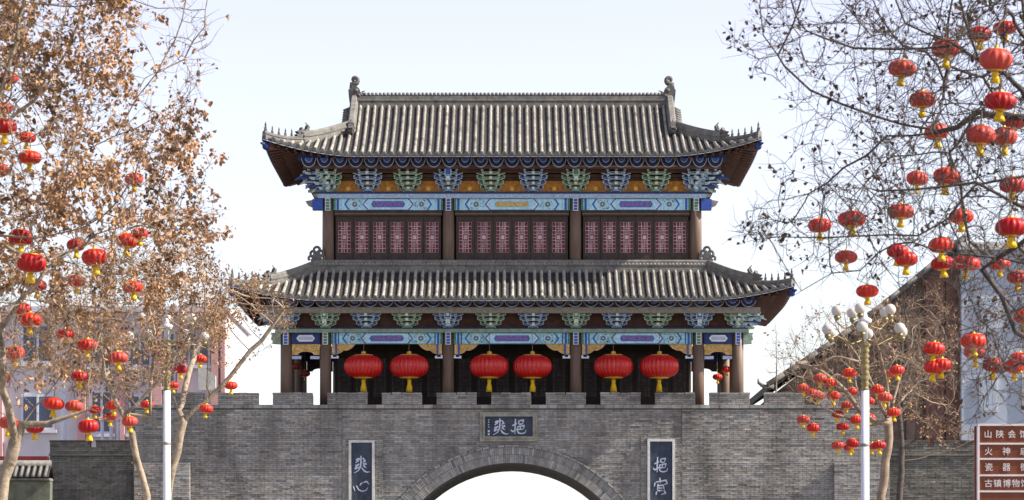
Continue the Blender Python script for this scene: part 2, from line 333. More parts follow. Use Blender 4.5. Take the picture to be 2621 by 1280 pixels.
def frame_boxes(mb, x0, x1, z0, z1, wd, y0, y1, m=0, bottom=True):
    mb.box(x0, x0+wd, y0, y1, z0, z1, m); mb.box(x1-wd, x1, y0, y1, z0, z1, m)
    mb.box(x0+wd, x1-wd, y0, y1, z1-wd, z1, m)
    if bottom: mb.box(x0+wd, x1-wd, y0, y1, z0, z0+wd, m)
DW = CAMD+WY; SW_ = FPX/DW
def WX(px): return (px-1310.5)/SW_
def WZ(py): return CAMZ+(HORIZON-py)/SW_
nm = empty('name_plaque', (WX(1304), WY, WZ(1128)), 'blue slate name plaque with two white characters in a stone frame over the arch', 'plaque')
mb = MB(); frame_boxes(mb, WX(1228), WX(1376), WZ(1130), WZ(1055), 0.09, WY-0.075, WY-0.02); O('outer_frame', mb, M_stone, nm)
mb = MB(); frame_boxes(mb, WX(1236), WX(1369), WZ(1123), WZ(1061), 0.065, WY-0.105, WY-0.03); O('inner_frame', mb, M_stone, nm)
mb = MB(); mb.box(WX(1241), WX(1366), WY-0.04, WY-0.01, WZ(1120), WZ(1063)); O('slate', mb, M_slate, nm)
glyph('shuang', WX(1260), WZ(1070), 0.50, 0.53, WY-0.042, nm); glyph('yi', WX(1307), WZ(1072), 0.48, 0.48, WY-0.042, nm)
mb = MB()
for k, py in enumerate((1075, 1081, 1087, 1093, 1104, 1112)):
    q = 0.016 if k < 4 else 0.03
    mb.box(WX(1251)-q, WX(1251)+q, WY-0.047, WY-0.03, WZ(py)-q, WZ(py)+q)
O('signature', mb, M_ink, nm)
for (xa, xb, top, g1, g2, lab) in ((893, 959, 1127, ('shuang', 904, 1166, .52, .55), ('xin', 904, 1231, .49, .34), 'tall blue couplet tablet in pale frame on the brick pier, heart character second'),
                                  (1657, 1727, 1124, ('yi', 1671, 1170, .46, .48), ('xue', 1673, 1223, .44, .52), 'tall blue couplet tablet in pale frame on the brick pier towards the signboard')):
    cp = empty('couplet_tablet', (WX((xa+xb)/2), WY-0.06, 1.9), lab, 'plaque'); yf = WY-0.05
    mb = MB(); frame_boxes(mb, WX(xa), WX(xb), 1.9, WZ(top), 0.075, yf-0.075, yf-0.0); O('frame', mb, M_whitestone, cp)
    mb = MB(); mb.box(WX(xa)+.05, WX(xb)-.05, yf-0.02, yf+0.01, 1.93, WZ(top)-0.04); O('slate', mb, M_slate, cp)
    for key, px, py, ww, hh in (g1, g2): glyph(key, WX(px), WZ(py), ww, hh, yf-0.022, cp)

# ------------------------------------------------------------------ gate tower
gt = empty('gate_tower', (0, 2.7, 7.24), 'two storey gate tower with curved grey tile roofs and blue green painted eaves', 'tower')
YC = 2.7
class Roof:
    def __init__(s, W, D, S, zE, a, b, lift, out, cl, Xg=None):
        s.W, s.D, s.S, s.zE, s.a, s.b, s.lift, s.out, s.cl, s.Xg = W, D, S, zE, a, b, lift, out, cl, Xg
    def pt(s, x, y, dz=0.0):                      # y relative to centre
        ax, ay = abs(x), abs(y)
        if s.Xg and ax <= s.Xg+1e-6: q = s.D-ay
        else: q = min(s.W-ax, s.D-ay)
        q = max(0, min(q, s.S))
        tx = max(0, (ax-(s.W-s.cl))/s.cl); ty = max(0, (ay-(s.D-s.cl))/s.cl); k = tx*ty
        sh = s.out*k**1.6
        return Vector((x+math.copysign(sh, x), YC+y+math.copysign(sh, y), s.zE+s.a*q+s.b*q*q+s.lift*k**1.9+dz))
    def send(s, side, u):                         # inward extent of a row at u along side
        if side in 'FB':
            if s.Xg and abs(u) <= s.Xg: return s.S
            return min(s.S, s.W-abs(u))
        lim = (s.W-s.Xg) if s.Xg else s.S
        return min(lim, s.D-abs(u))
    def at(s, side, u, q, dz=0.0):
        if side == 'F': return s.pt(u, -(s.D-q), dz)
        if side == 'B': return s.pt(u, (s.D-q), dz)
        if side == 'R': return s.pt(s.W-q, u, dz)
        return s.pt(-(s.W-q), u, dz)
    def half(s, side): return s.W if side in 'FB' else s.D
RU = Roof(7.35, 4.3, 4.3, 15.22, 0.362, 0.0304, 0.50, 0.16, 2.7, 5.0)
RL = Roof(8.30, 5.2, 2.35, 10.78, 0.345, 0.0466, 0.42, 0.14, 2.7)
PITCH = 0.2275
def build_roof(R, name):
    mb = MB(); th = 0.10
    for side in 'FBLR':
        h = R.half(side); us = sorted(set([round(-h+2*h*k/64, 4) for k in range(65)]+([-R.Xg, R.Xg, -R.Xg-0.001, R.Xg+0.001] if R.Xg and side in 'FB' else [])))
        n = 8; top, bot = [], []
        for u in us:
            e = max(R.send(side, u), 0.0)
            top.append([R.at(side, u, e*k/n) for k in range(n+1)]); bot.append([R.at(side, u, e*k/n, -th) for k in range(n+1)])
        for i in range(len(us)-1):
            for k in range(n):
                mb.add([top[i][k], top[i+1][k], top[i+1][k+1], top[i][k+1]], [(0, 1, 2, 3)], 0, sm=False)
                mb.add([bot[i][k], bot[i+1][k], bot[i+1][k+1], bot[i][k+1]], [(3, 2, 1, 0)], 2 if abs(us[i]) > h-2.3 and max(R.send(side, us[i]), .01)*(k+1)/n < .42 else 1)
            a, b, c, d = top[i][0], top[i+1][0], bot[i+1][0], bot[i][0]
            mid1, mid2 = a.lerp(d, .78), b.lerp(c, .78)
            mb.add([a, b, mid2, mid1], [(0, 1, 2, 3)], 2); mb.add([mid1, mid2, c, d], [(0, 1, 2, 3)], 3)
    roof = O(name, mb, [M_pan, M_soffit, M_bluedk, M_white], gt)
    # rib tiles
    pro = [(math.cos(a), math.sin(a)) for a in [math.pi*k/5 for k in range(6)]]
    drip = MB(); drip.prism([(-0.10, 0.02), (-0.085, -0.05), (0, -0.115), (0.085, -0.05), (0.10, 0.02), (0, -0.025)], -0.03, 0.0)
    dme = drip.mesh('drip_tile', M_ridge)
    for side in 'FLRB':
        h = R.half(side); n = int((h-0.10)/PITCH)
        for k in range(-n, n+1):
            u = k*PITCH; e = R.send(side, u)-0.05
            if e < 0.15: continue
            if side == 'B' and k % 1: continue
            mb = MB(); r0 = 0.050; nt_ = max(1, round(e/0.30)); rings = []
            for j in range(nt_):
                for q, rr in ((e*j/nt_-(0.05 if j == 0 else 0), r0+0.005), (e*(j+1)/nt_-0.004, r0-0.004)): rings.append((q, rr))
            nrm = {'F': Vector((1, 0, 0)), 'B': Vector((-1, 0, 0)), 'R': Vector((0, 1, 0)), 'L': Vector((0, -1, 0))}[side]
            vs = []; jit = random.uniform(-0.012, 0.012)
            for q, rr in rings:
                p = R.at(side, u, max(q, 0.0)); p2 = R.at(side, u, max(q, 0)+0.05)
                if q < 0: p = p+(p-p2)
                up = nrm.cross(p2-p).normalized()
                up = up if up.z > 0 else -up
                sd = nrm; wob = jit+random.uniform(-.004, .004)
                for cx, cz in pro: vs.append(p+sd*(cx*rr+wob)+up*(cz*rr*1.5+0.008))
            m_ = len(pro); fs = [(i*m_+t, i*m_+t+1, (i+1)*m_+t+1, (i+1)*m_+t) for i in range(len(rings)-1) for t in range(m_-1)]
            rt = random.uniform(.8, 1.15); nf = m_-1
            base_ = len(mb.v); mb.v.extend([tuple(q) for q in vs])
            for j, f in enumerate(fs):
                if (j//nf) % 2 == 0: tt = rt*(random.uniform(.5, .8) if random.random() < .08 else random.uniform(.85, 1.15)) if j % nf == 0 else tt
                mb.f.append(f); mb.m.append(0); mb.t.append((tt*1.01, tt, tt*.98)); mb.sm.append(True)
            # round end tile
            p = R.at(side, u, 0.0); p2 = R.at(side, u, 0.05); out = (p-p2).normalized(); c = p+out*0.055+Vector((0, 0, 0.012)); up = nrm.cross(out).normalized(); up = up if up.z > 0 else -up
            disk = [c+nrm*(0.078*math.cos(a))+up*(0.078*math.sin(a)) for a in [2*math.pi*t/10 for t in range(10)]]
            inner = [c+out*0.018+nrm*(0.055*math.cos(a))+up*(0.055*math.sin(a)) for a in [2*math.pi*t/10 for t in range(10)]]
            back = [q_-out*0.03 for q_ in disk]
            mb.add(disk+inner+back, [tuple(range(10, 20))]+[(t, (t+1) % 10, 10+(t+1) % 10, 10+t) for t in range(10)]+[(20+t, 20+(t+1) % 10, (t+1) % 10, t) for t in range(10)], 1)
            O('tile_rib', mb, [M_tile, M_ridge], roof)
            if side in 'FLR':
                p = R.at(side, u+PITCH/2, 0); rz = {'F': 0, 'R': math.pi/2, 'L': -math.pi/2}[side]
                if abs(u+PITCH/2) < h: O('drip_tile', dme, None, roof, loc=p+Vector((0, -0.03, 0.01)) if side == 'F' else p+Vector((0, 0, 0.01)), rot=(0, 0, rz))
    return roof
roofU = build_roof(RU, 'upper_roof'); roofL = build_roof(RL, 'lower_roof')

def ridge_run(pts, w, h, name, parent, m=None, courses=True):
    """a ridge of layered courses following pts (3-D points on the tile surface)"""
    mb = MB(); sec = [(-w*.55, -0.10), (-w*.55, h*.18), (-w*.42, h*.22), (-w*.42, h*.40), (-w*.54, h*.44), (-w*.54, h*.56), (-w*.40, h*.6), (-w*.40, h*.86), (-w*.28, h), (w*.28, h), (w*.40, h*.86), (w*.40, h*.6), (w*.54, h*.56), (w*.54, h*.44), (w*.42, h*.40), (w*.42, h*.22), (w*.55, h*.18), (w*.55, -0.10)]
    n = len(sec); vs = []
    for i, p in enumerate(pts):
        d = pts[min(i+1, len(pts)-1)]-pts[max(i-1, 0)]; d.z = 0; d.normalize(); sd = Vector((-d.y, d.x, 0))
        for a, b in sec: vs.append(p+sd*a+Vector((0, 0, b)))
    fs = [(i*n+k, i*n+(k+1) % n, (i+1)*n+(k+1) % n, (i+1)*n+k) for i in range(len(pts)-1) for k in range(n)]
    fs += [tuple(range(n)), tuple(range(len(pts)*n-1, (len(pts)-1)*n-1, -1))]
    mb.add(vs, fs, 0); return O(name, mb, m or M_ridge, parent)
def beast_mesh(kind):
    mb = MB()
    if kind == 'tail':        # big ridge-end beast with a curled fish tail
        mb.prism([(-.22, -.05), (.26, -.05), (.33, .12), (.24, .17), (.30, .30), (.18, .34), (.14, .46), (.02, .58), (-.10, .66), (-.16, .52), (-.27, .42), (-.25, .2)], -.13, .13)
        cur = [(-.04+(.15-.010*k)*math.cos(q), 0, .80+(.15-.010*k)*math.sin(q)) for k, q in enumerate([math.radians(-120+34*k) for k in range(13)])]
        mb.tube([(-.10, 0, .50)]+cur, [.14, .11, .10, .095, .09, .085, .08, .08, .075, .07, .065, .06, .05, .045], 7); mb.ball((.02, -.13, .40), .08); mb.ball((.12, -.13, .22), .07)
        for k in range(4): mb.tube([(.22, 0, .05+.1*k), (.36, -.02, .12+.1*k)], [.035, .008], 5)
    elif kind == 'horn':      # hip ridge beast: open jaw and swept horn
        mb.prism([(-.20, -.04), (.22, -.04), (.34, .06), (.20, .09), (.30, .17), (.10, .24), (.06, .34), (-.04, .22), (-.16, .30), (-.22, .44), (-.30, .40), (-.26, .22), (-.24, .08)], -.08, .08)
        mb.ball((.08, -.07, .15), .055); mb.ball((.08, .07, .15), .055)
        mb.tube([(-.18, 0, .3), (-.24, 0, .46), (-.14, 0, .54)], [.05, .035, .012], 6)
    elif kind == 'scroll':    # corner beast of the lower roof with leafy scrolls
        for cx, cz, r in ((0, .10, .13), (-.12, .24, .10), (.13, .22, .10), (.0, .36, .11), (-.2, .08, .08), (.22, .06, .08)):
            pts = [(cx+r*math.cos(a), 0, cz+r*math.sin(a)) for a in [math.radians(q) for q in range(-60, 290, 30)]]; mb.tube(pts, [.05]*len(pts), 6)
        mb.prism([(-.2, -.05), (.2, -.05), (.12, .3), (-.12, .3)], -.05, .05)
    else:                     # small seated figure
        mb.lathe([(.05, -.03), (.055, .03), (.04, .10), (.028, .16), (.036, .20), (.02, .25), (.004, .30)], 7); mb.tube([(0.02, 0, .05), (.075, 0, .10)], [.025, .012], 5)
    return mb
BM = {k: beast_mesh(k).mesh(k+'_beast', M_beast) for k in ('tail', 'horn', 'scroll', 'small')}
def put_beast(kind, name, p, parent, ang=0.0, flip=1, sc=1.0):
    sc *= .85 if kind in ('small', 'scroll') else 1
    o = O(name, BM[kind], None, parent, loc=p); o.rotation_euler = (0, 0, ang); o.scale = (flip*sc, sc, sc); return o
# main ridge
zr = RU.pt(0, 0).z
ridge_run([Vector((x, YC, zr-0.04)) for x in (-4.85, 4.85)], 0.32, 0.34, 'main_ridge', roofU)
mb = MB()
for k in range(-39, 40): mb.tube([(k*0.122, YC-.13, zr+.33), (k*0.122, YC+.13, zr+.33)], .058, 6)
O('ridge_cresting', mb, M_ridge, roofU, kind='stuff')
for s in (-1, 1):
    put_beast('tail', 'ridge_beast', Vector((s*4.93, YC, zr+0.10)), roofU, 0, -s, .86)
    # descending ridges on front and back, gable wall, verge tiles
    for fb in (-1, 1):
        pts = [RU.pt(s*(RU.Xg-0.03), fb*(RU.D-q), 0.0) for q in np.linspace(2.1, 4.28, 9)]
        ridge_run(pts, 0.24, 0.36, 'descending_ridge', roofU)
        put_beast('horn', 'descending_beast', RU.pt(s*(RU.Xg-0.03), fb*(RU.D-1.97), 0.06), roofU, math.pi/2 if fb > 0 else -math.pi/2, 1, 0.85)
        mb = MB()
        for q in np.arange(2.45, 4.25, 0.17):
            p = RU.pt(s*(RU.Xg-0.03), fb*(RU.D-q)); mb.tube([p+Vector((s*.10, 0, -.02)), p+Vector((s*.34, 0, -.12))], .055, 7)
            mb.box(*sorted((p.x+s*.10, p.x+s*.30)), p.y-.09, p.y+.09, p.z-.22, p.z-.10)
        O('verge_tiles', mb, M_ridge, roofU, kind='stuff')
    # gable wall
    q0 = RU.W-RU.Xg; gp = [(-(RU.D-q0)), (RU.D-q0)]
    ys = np.linspace(gp[0], gp[1], 15); poly = [(y, RU.pt(s*RU.Xg, y).z-0.05) for y in ys]+[(gp[1], RU.pt(s*RU.Xg, gp[1]).z-.2), (gp[0], RU.pt(s*RU.Xg, gp[0]).z-.2)]
    mb = MB(); xg = s*(RU.Xg-0.02)
    vs = [(xg, YC+y, z) for y, z in poly]+[(xg-s*.1, YC+y, z) for y, z in poly]; n = len(poly)
    mb.add(vs, [tuple(range(n)), tuple(range(2*n-1, n-1, -1))]); O('gable_board', mb, M_redbrown, roofU)
    for R, rf, q1 in ((RU, roofU, RU.W-RU.Xg), (RL, roofL, RL.S)):
        for fb in (-1, 1):
            path = lambda q: R.pt(s*(R.W-q), fb*(R.D-q), 0.02)
            inn = 0.42*q1
            ridge_run([path(q) for q in np.linspace(inn, q1, 8)], 0.20, 0.32, 'hip_ridge', rf)
            ridge_run([path(q) for q in np.linspace(0.02, inn, 6)], 0.17, 0.16, 'hip_ridge_end', rf)
            ang = math.atan2(fb, s)
            put_beast('horn', 'hip_beast', path(inn)+Vector((0, 0, .14)), rf, ang, 1, 0.85)
            for k in range(5): put_beast('small', 'ridge_figure', path(inn*(0.06+0.165*k))+Vector((0, 0, .165)), rf, ang, 1, 1.15 if k == 0 else 0.92)
            # corner beam under the hip with a carved head
            mb = MB(); a = path(0.1)-Vector((0, 0, .22)); b = path(2.1)-Vector((0, 0, .30)); d = (a-b).normalized(); sd = Vector((-d.y, d.x, 0)).normalized()*.11
            vs = [];
            for p, dz0, dz1 in ((a, -.16, .04), (b, -.20, .04)):
                vs += [p-sd+Vector((0, 0, dz0)), p+sd+Vector((0, 0, dz0)), p+sd+Vector((0, 0, dz1)), p-sd+Vector((0, 0, dz1))]
            mb.add(vs, [(0, 1, 2, 3), (7, 6, 5, 4), (0, 4, 5, 1), (1, 5, 6, 2), (2, 6, 7, 3), (3, 7, 4, 0)]); O('corner_beam', mb, M_redbrown, rf)
            mb = MB(); mb.ball(tuple(a+d*.06-Vector((0, 0, .06))), .11); mb.tube([a+d*.1, a+d*.26+Vector((0, 0, .05))], [.07, .03], 6); O('corner_beast_head', mb, M_bluedk, rf)
# skirting ridge of the lower roof against the upper storey
zl = RL.zE+RL.a*RL.S+RL.b*RL.S**2
xr, yr = RL.W-RL.S+.03, RL.D-RL.S+.03
ridge_run([Vector((-xr, YC-yr, zl-.02)), Vector((xr, YC-yr, zl-.02))], 0.26, 0.32, 'skirt_ridge', roofL)
ridge_run([Vector((-xr, YC+yr, zl-.02)), Vector((xr, YC+yr, zl-.02))], 0.26, 0.32, 'skirt_ridge', roofL)
mb = MB()
for k in range(-52, 53): mb.ball((k*.112, YC-yr-.11, zl+.16), .035, 6)
O('ridge_beading', mb, M_tile, roofL, kind='stuff')
for s in (-1, 1):
    ridge_run([Vector((s*xr, YC-yr, zl-.02)), Vector((s*xr, YC+yr, zl-.02))], 0.26, 0.30, 'skirt_ridge', roofL)
    put_beast('scroll', 'corner_scroll_beast', Vector((s*xr, YC-yr-.04, zl+.30)), roofL, 0, s, 1.0)
    put_beast('scroll', 'corner_scroll_beast', Vector((s*xr, YC+yr, zl+.30)), roofL, 0, s, 1.0)
# rafters under the eaves
for R, rf, ins in ((RU, roofU, 1.5), (RL, roofL, 1.6)):
    mb = MB()
    for side in 'FLR':
        h = R.half(side); n = int(h/PITCH)
        for k in range(-n, n+1):
            u = (k+.5)*PITCH; e = min(R.send(side, u), ins)
            if e < .3 or abs(u) > h: continue
            for q0, q1, dz, r in ((0.05, min(.8, e), -.165, .042), (.42, e, -.25, .05)):
                if q1 <= q0+.05: continue
                mb.tube([R.at(side, u, q0, dz), R.at(side, u, (q0+q1)/2, dz), R.at(side, u, q1, dz)], r, 5, m=0)
    O('rafters', mb, [M_redbrown], rf, kind='stuff')

# ---- columns
XU = [-5.65, -1.95, 1.95, 5.65]
FL = FPX/(CAMD-.9)
XLc = [(p-1310.5)/FL for p in (730, 831, 1144.5, 1471, 1785, 1886)]
XLc = [-(XLc[5]-XLc[0])/2, -(XLc[4]-XLc[1])/2, -1.94, 1.94, (XLc[4]-XLc[1])/2, (XLc[5]-XLc[0])/2]
colU = MB(); colU.lathe([(.18, 11.3), (.175, 13.0), (.168, 14.05)], 20); cu = colU.mesh('column', M_column)
colL = MB(); colL.lathe([(.24, 7.24), (.25, 7.3), (.23, 7.38)], 20, m=1); colL.lathe([(.18, 7.38), (.175, 8.6), (.17, 9.86)], 20); cl = colL.mesh('column', [M_column, M_stone])
for x in XU:
    for y in (0, 5.4): O('column', cu, None, gt, loc=(x, y, 0))
for x in XLc:
    for y in (-0.9, 6.3): O('column', cl, None, gt, loc=(x, y, 0))
for x in (XLc[0], XLc[5]):
    for y in (0.3, 5.1): O('column', cl, None, gt, loc=(x, y, 0))
# ---- walls of both storeys
mb = MB(); mb.box(-5.62, 5.62, 0.30, 5.25, 11.4, 14.3); O('upper_wall', mb, M_dark, gt)
mb = MB(); mb.box(-5.2, 5.2, 0.62, 4.8, 7.24, 10.5); O('lower_wall', mb, M_dark, gt)
mb = MB(); mb.box(XLc[0], XLc[5], -0.80, 6.2, 10.06, 10.14); O('gallery_ceiling', mb, M_soffit, gt)
mb = MB(); mb.box(-6.4, 6.4, -0.2, 5.6, 14.70, 14.78); O('upper_ceiling', mb, M_soffit, gt)

# ---- lattice windows
def lattice(mb, w, h, y, m):
    t = 0.0165; th = 0.03; mb.box(-.055, .055, y-.028, y, -.06, .06, m)
    R_ = lambda x0, x1, z0, z1: mb.box(x0, x1, y-th, y, z0, z1, m)
    for x in (-w/2, -w/2+.10, w/2-.10, w/2): R_(x-t/2, x+t/2, -h/2, h/2)
    for z in (-h/2, -h*.36, -h*.22, h*.22, h*.36, h/2): R_(-w/2, w/2, z-t/2, z+t/2)
    for z in (-.29*h, .29*h): R_(-w/2+.1, w/2-.1, z-t/2, z+t/2)
    for s in (-1, 1):
        R_(-t/2, t/2, *sorted((s*.11*h, s*h/2))); R_(s*.05-t/2, s*.05+t/2, *sorted((s*.22*h, s*.5*h)))
        R_(-w/2, -w/2+.10, *sorted((s*.10*h-t/2, s*.10*h+t/2))); R_(w/2-.10, w/2, *sorted((s*.10*h-t/2, s*.10*h+t/2)))
        R_(-.085, .085, s*.11*h-t/2, s*.11*h+t/2); R_(s*.085-t/2, s*.085+t/2, -.11*h, .11*h)
        R_(*sorted((s*.085, s*w/2)), -t/2, t/2); R_(-.05-t/2, -.05+t/2, *sorted((s*.11*h, s*.22*h))); R_(.05-t/2, .05+t/2, *sorted((s*.11*h, s*.22*h)))
def window_set(pw, lw, z0, z1, lz0, lz1, pane, fr, lat):
    f = MB(); cz = (lz0+lz1)/2
    f.box(-pw/2+.006, -lw/2, -.05, .03, z0, z1); f.box(lw/2, pw/2-.006, -.05, .03, z0, z1); f.box(-lw/2, lw/2, -.05, .03, lz1, z1); f.box(-lw/2, lw/2, -.05, .03, z0, lz0)
    f.box(-lw/2+.03, lw/2-.03, -.058, -.04, z0+.05, lz0-.06); f.box(-lw/2+.03, lw/2-.03, -.058, -.04, lz1+.05, z1-.05)
    l = MB(); lattice(l, lw, lz1-lz0, 0, 0); l.v = [(x, y, z+cz) for x, y, z in l.v]
    p = MB(); p.box(-lw/2, lw/2, .004, .02, lz0, lz1)
    return f.mesh('window', fr), l.mesh('lattice', lat), p.mesh('pane', pane)
def put_windows(xs, y, ms):
    for x in xs:
        o = O('window', ms[0], None, gt, loc=(x, y, 0)); O('lattice', ms[1], None, o, world=False); O('pane', ms[2], None, o, world=False)
for i in range(3):
    a, b = XU[i]+.20, XU[i+1]-.20; n = 6; pw = (b-a-.06)/n
    xs = [a+.03+pw*(k+.5) for k in range(n)]
    put_windows(xs, 0.06, window_set(pw, .385, 12.10, 13.52, 12.40, 13.34, M_lattice, M_frame, M_pane))
    mb = MB(); mb.box(a, b, -.06, .12, 13.525, 13.69); mb.box(a, b, -.05, .12, 11.9, 12.095); O('window_rail', mb, M_frame, gt)
    mb = MB(); mb.box(a, b, -.09, -.061, 13.56, 13.60); mb.box(a, b, -.09, -.051, 12.03, 12.07); O('rail_moulding', mb, M_column, gt)
for i in range(1, 4):
    a, b = XLc[i]+.2, XLc[i+1]-.2; n = 6; pw = (b-a)/n
    put_windows([a+pw*(k+.5) for k in range(n)], 0.58, window_set(pw, .40, 7.26, 9.40, 8.0, 9.2, M_darkpane, M_dark, M_frame))
# ---- painted beams
def painted_beam(x0, x1, y, z0, z1, style, idx):
    w_, h = x1-x0, z1-z0; cx = (x0+x1)/2; cz = (z0+z1)/2; yf = y-.15
    base = {'up': M_cyanlt, 'low': M_cyan, 'side': M_bluedk}[style]
    mb = MB(); mb.box(x0, x1, yf, y+.12, z0, z1); bm = O('painted_beam', mb, base, gt)
    def hexa(hw, hh, y0, m, nm, ch=None):
        ch = ch if ch is not None else hh*.8
        mb = MB(); mb.prism([(cx-hw, cz), (cx-hw+ch, cz-hh), (cx+hw-ch, cz-hh), (cx+hw, cz), (cx+hw-ch, cz+hh), (cx-hw+ch, cz+hh)], y0, yf+.002); O(nm, mb, m, bm)
    if style == 'side':
        hexa(w_*.33, h*.30, yf-.010, M_white, 'cartouche'); hexa(w_*.27, h*.16, yf-.014, M_lilac, 'cartouche_centre'); return
    hw = w_*.235
    hexa(hw, h*.5, yf-.004, M_blue, 'chevron_panel', h*.42); hexa(hw-.045, h*.46, yf-.007, M_white, 'chevron_line', h*.40); hexa(hw-.085, h*.44, yf-.010, M_cyanlt, 'light_panel', h*.38)
    hexa(hw*.66, h*.27, yf-.013, M_blue if not (style == 'up' and idx == 1) else M_cyan, 'cartouche', h*.16); hexa(hw*.62, h*.22, yf-.016, M_purple if not (style == 'up' and idx == 1) else M_yellow, 'cartouche_centre', h*.13)
    for s in (-1, 1):
        xe = x0 if s < 0 else x1; q = lambda d: xe-s*d
        for d0, d1, m, nm in ((0.0, .07, M_green, 'end_band'), (.10, .17, M_blue, 'end_band'), (.21, .25, M_cyan if style == 'up' else M_blue, 'end_band')):
            mb = MB(); mb.box(*sorted((q(d0), q(d1))), yf-.005, yf+.002, z0+.002, z1-.002); O(nm, mb, m, bm)
        xi = q(.42); mb = MB(); mb.prism([(xi, cz), (xi-s*.12, z1-.003), (xi-s*.165, z1-.003), (xi-s*-.045, cz), (xi-s*.165, z0+.003), (xi-s*.12, z0+.003)][::1] if False else
            [(q(.33), cz), (q(.45), z1-.004), (q(.50), z1-.004), (q(.385), cz), (q(.50), z0+.004), (q(.45), z0+.004)], yf-.005, yf+.002); O('chevron', mb, M_blue, bm)
        xm = (q(.40)+cx-s*-1*0+0)/1
        xm = lerp(q(.45), cx+s*hw*-1*-1, .45) if False else (q(.42)+(cx+s*hw))/2
        for rr, m, nm, dy in ((.135, M_pale, 'rosette', .005), (.10, M_greengrey, 'rosette_ring', .008), (.062, M_blue, 'rosette_heart', .011), (.03, M_cyanlt, 'rosette_centre', .014)):
            mb = MB(); mb.prism([(xm+rr*math.cos(a)*(1 if t % 2 else .82), cz+rr*math.sin(a)*(1 if t % 2 else .82)) for t, a in enumerate([2*math.pi*k/12 for k in range(12)])], yf-dy, yf+.002); O(nm, mb, m, bm)
        mb = MB()
        for k in range(26):
            px_, pz_ = random.uniform(*sorted((q(.50), cx+s*(hw+.02)))), random.uniform(z0+.03, z1-.03); r_ = random.uniform(.012, .022)
            mb.prism([(px_-r_, pz_), (px_, pz_-r_), (px_+r_, pz_), (px_, pz_+r_)], yf-.0045, yf+.002)
        O('painted_flowers', mb, M_bluedk if k % 2 else M_yellow, bm, kind='stuff')
def ladder_end(x, y, z0, z1, blue, wd=.16):      # framed column head between the beams
    o = O('column_head', MB().box(x-wd/2, x+wd/2, y-.20, y, z0, z1), M_white, gt)
    n = 4; h = (z1-z0-.03)/n; mb = MB()
    for k in range(n): mb.box(x-wd/2+.026, x+wd/2-.026, y-.212, y-.19, z0+.02+k*h, z0+.02+(k+1)*h-.02)
    O('head_inset', mb, M_blue if blue else M_green, o, kind='stuff')
for i in range(3): painted_beam(XU[i]+.17, XU[i+1]-.17, 0.02, 13.69, 14.04, 'up', i)
for i, x in enumerate(XU): ladder_end(x, -.02, 13.66, 14.05, i in (1, 2))
mb = MB(); mb.box(-5.95, 5.95, -.24, .2, 14.045, 14.175); pl = O('plate_beam', mb, M_lilac, gt)
mb = MB()
for k in range(-46, 47): mb.prism([(k*.128+.045*math.cos(a), 14.105+.045*math.sin(a)) for a in [2*math.pi*t/7 for t in range(7)]], -.252, -.235)
O('plate_scrolls', mb, M_cyan, pl, kind='stuff')
mb = MB(); mb.box(-5.97, 5.97, -.27, .2, 14.178, 14.235); O('blue_plate', mb, M_bluedk, gt)
for s in (-1, 1):
    mb = MB(); mb.box(*sorted((s*5.80, s*6.12)), -.20, .16, 13.70, 14.02); O('beam_end', mb, M_blue, gt)
    mb = MB(); mb.prism([(s*6.12, 13.78), (s*6.26, 13.84), (s*6.34, 13.96), (s*6.12, 14.0)][::s], -.14, .1); O('beam_nose', mb, M_greywood, gt)
    # side face beams (seen edge on) and rear
    mb = MB(); mb.box(*sorted((s*5.52, s*5.80)), .17, 5.23, 13.69, 14.04); O('side_beam', mb, M_cyanlt, gt)
    mb = MB(); mb.box(*sorted((s*5.45, s*5.95)), .2, 5.6, 14.045, 14.235); O('side_plate', mb, M_bluedk, gt)
# lower storey
ZL0, ZL1 = 9.515, 9.845
for i in range(5): painted_beam(XLc[i]+.17, XLc[i+1]-.17, -.88, ZL0, ZL1, 'side' if i in (0, 4) else 'low', i)
for i, x in enumerate(XLc): ladder_end(x, -.92, ZL0-.03, ZL1+.02, i % 2 == 0 if i < 3 else i % 2 == 1)
mb = MB(); mb.box(XLc[0]-.32, XLc[5]+.32, -1.14, -.70, 9.85, 9.96); O('plate_beam', mb, M_greengrey, gt)
mb = MB(); mb.box(XLc[0]-.30, XLc[5]+.30, -1.10, -.74, 9.963, 10.0); O('dark_plate', mb, M_bluedk, gt)
for s in (-1, 1):
    x = XLc[0] if s < 0 else XLc[5]
    mb = MB(); mb.prism([(x+s*.16, 9.51), (x+s*.42, 9.53), (x+s*.40, 9.60), (x+s*.46, 9.65), (x+s*.43, 9.77), (x+s*.46, 9.85), (x+s*.16, 9.85)][::s], -1.03, -.75); O('beam_end', mb, M_greengrey, gt)
    for yb in (-.9, .3, 5.1):
        y2 = {-.9: .3, .3: 5.1, 5.1: 6.3}[yb]
        mb = MB(); mb.box(x-.13, x+.13, yb+.16, y2-.16, ZL0, ZL1); O('side_beam', mb, M_bluedk, gt)
    mb = MB(); mb.box(x-.22, x+.22, -.69, 6.6, 9.85, 10.0); O('side_plate', mb, M_greengrey, gt)
mb = MB(); mb.box(XLc[0], XLc[5], 6.15, 6.45, ZL0, 10.0); O('rear_beam', mb, M_bluedk, gt)
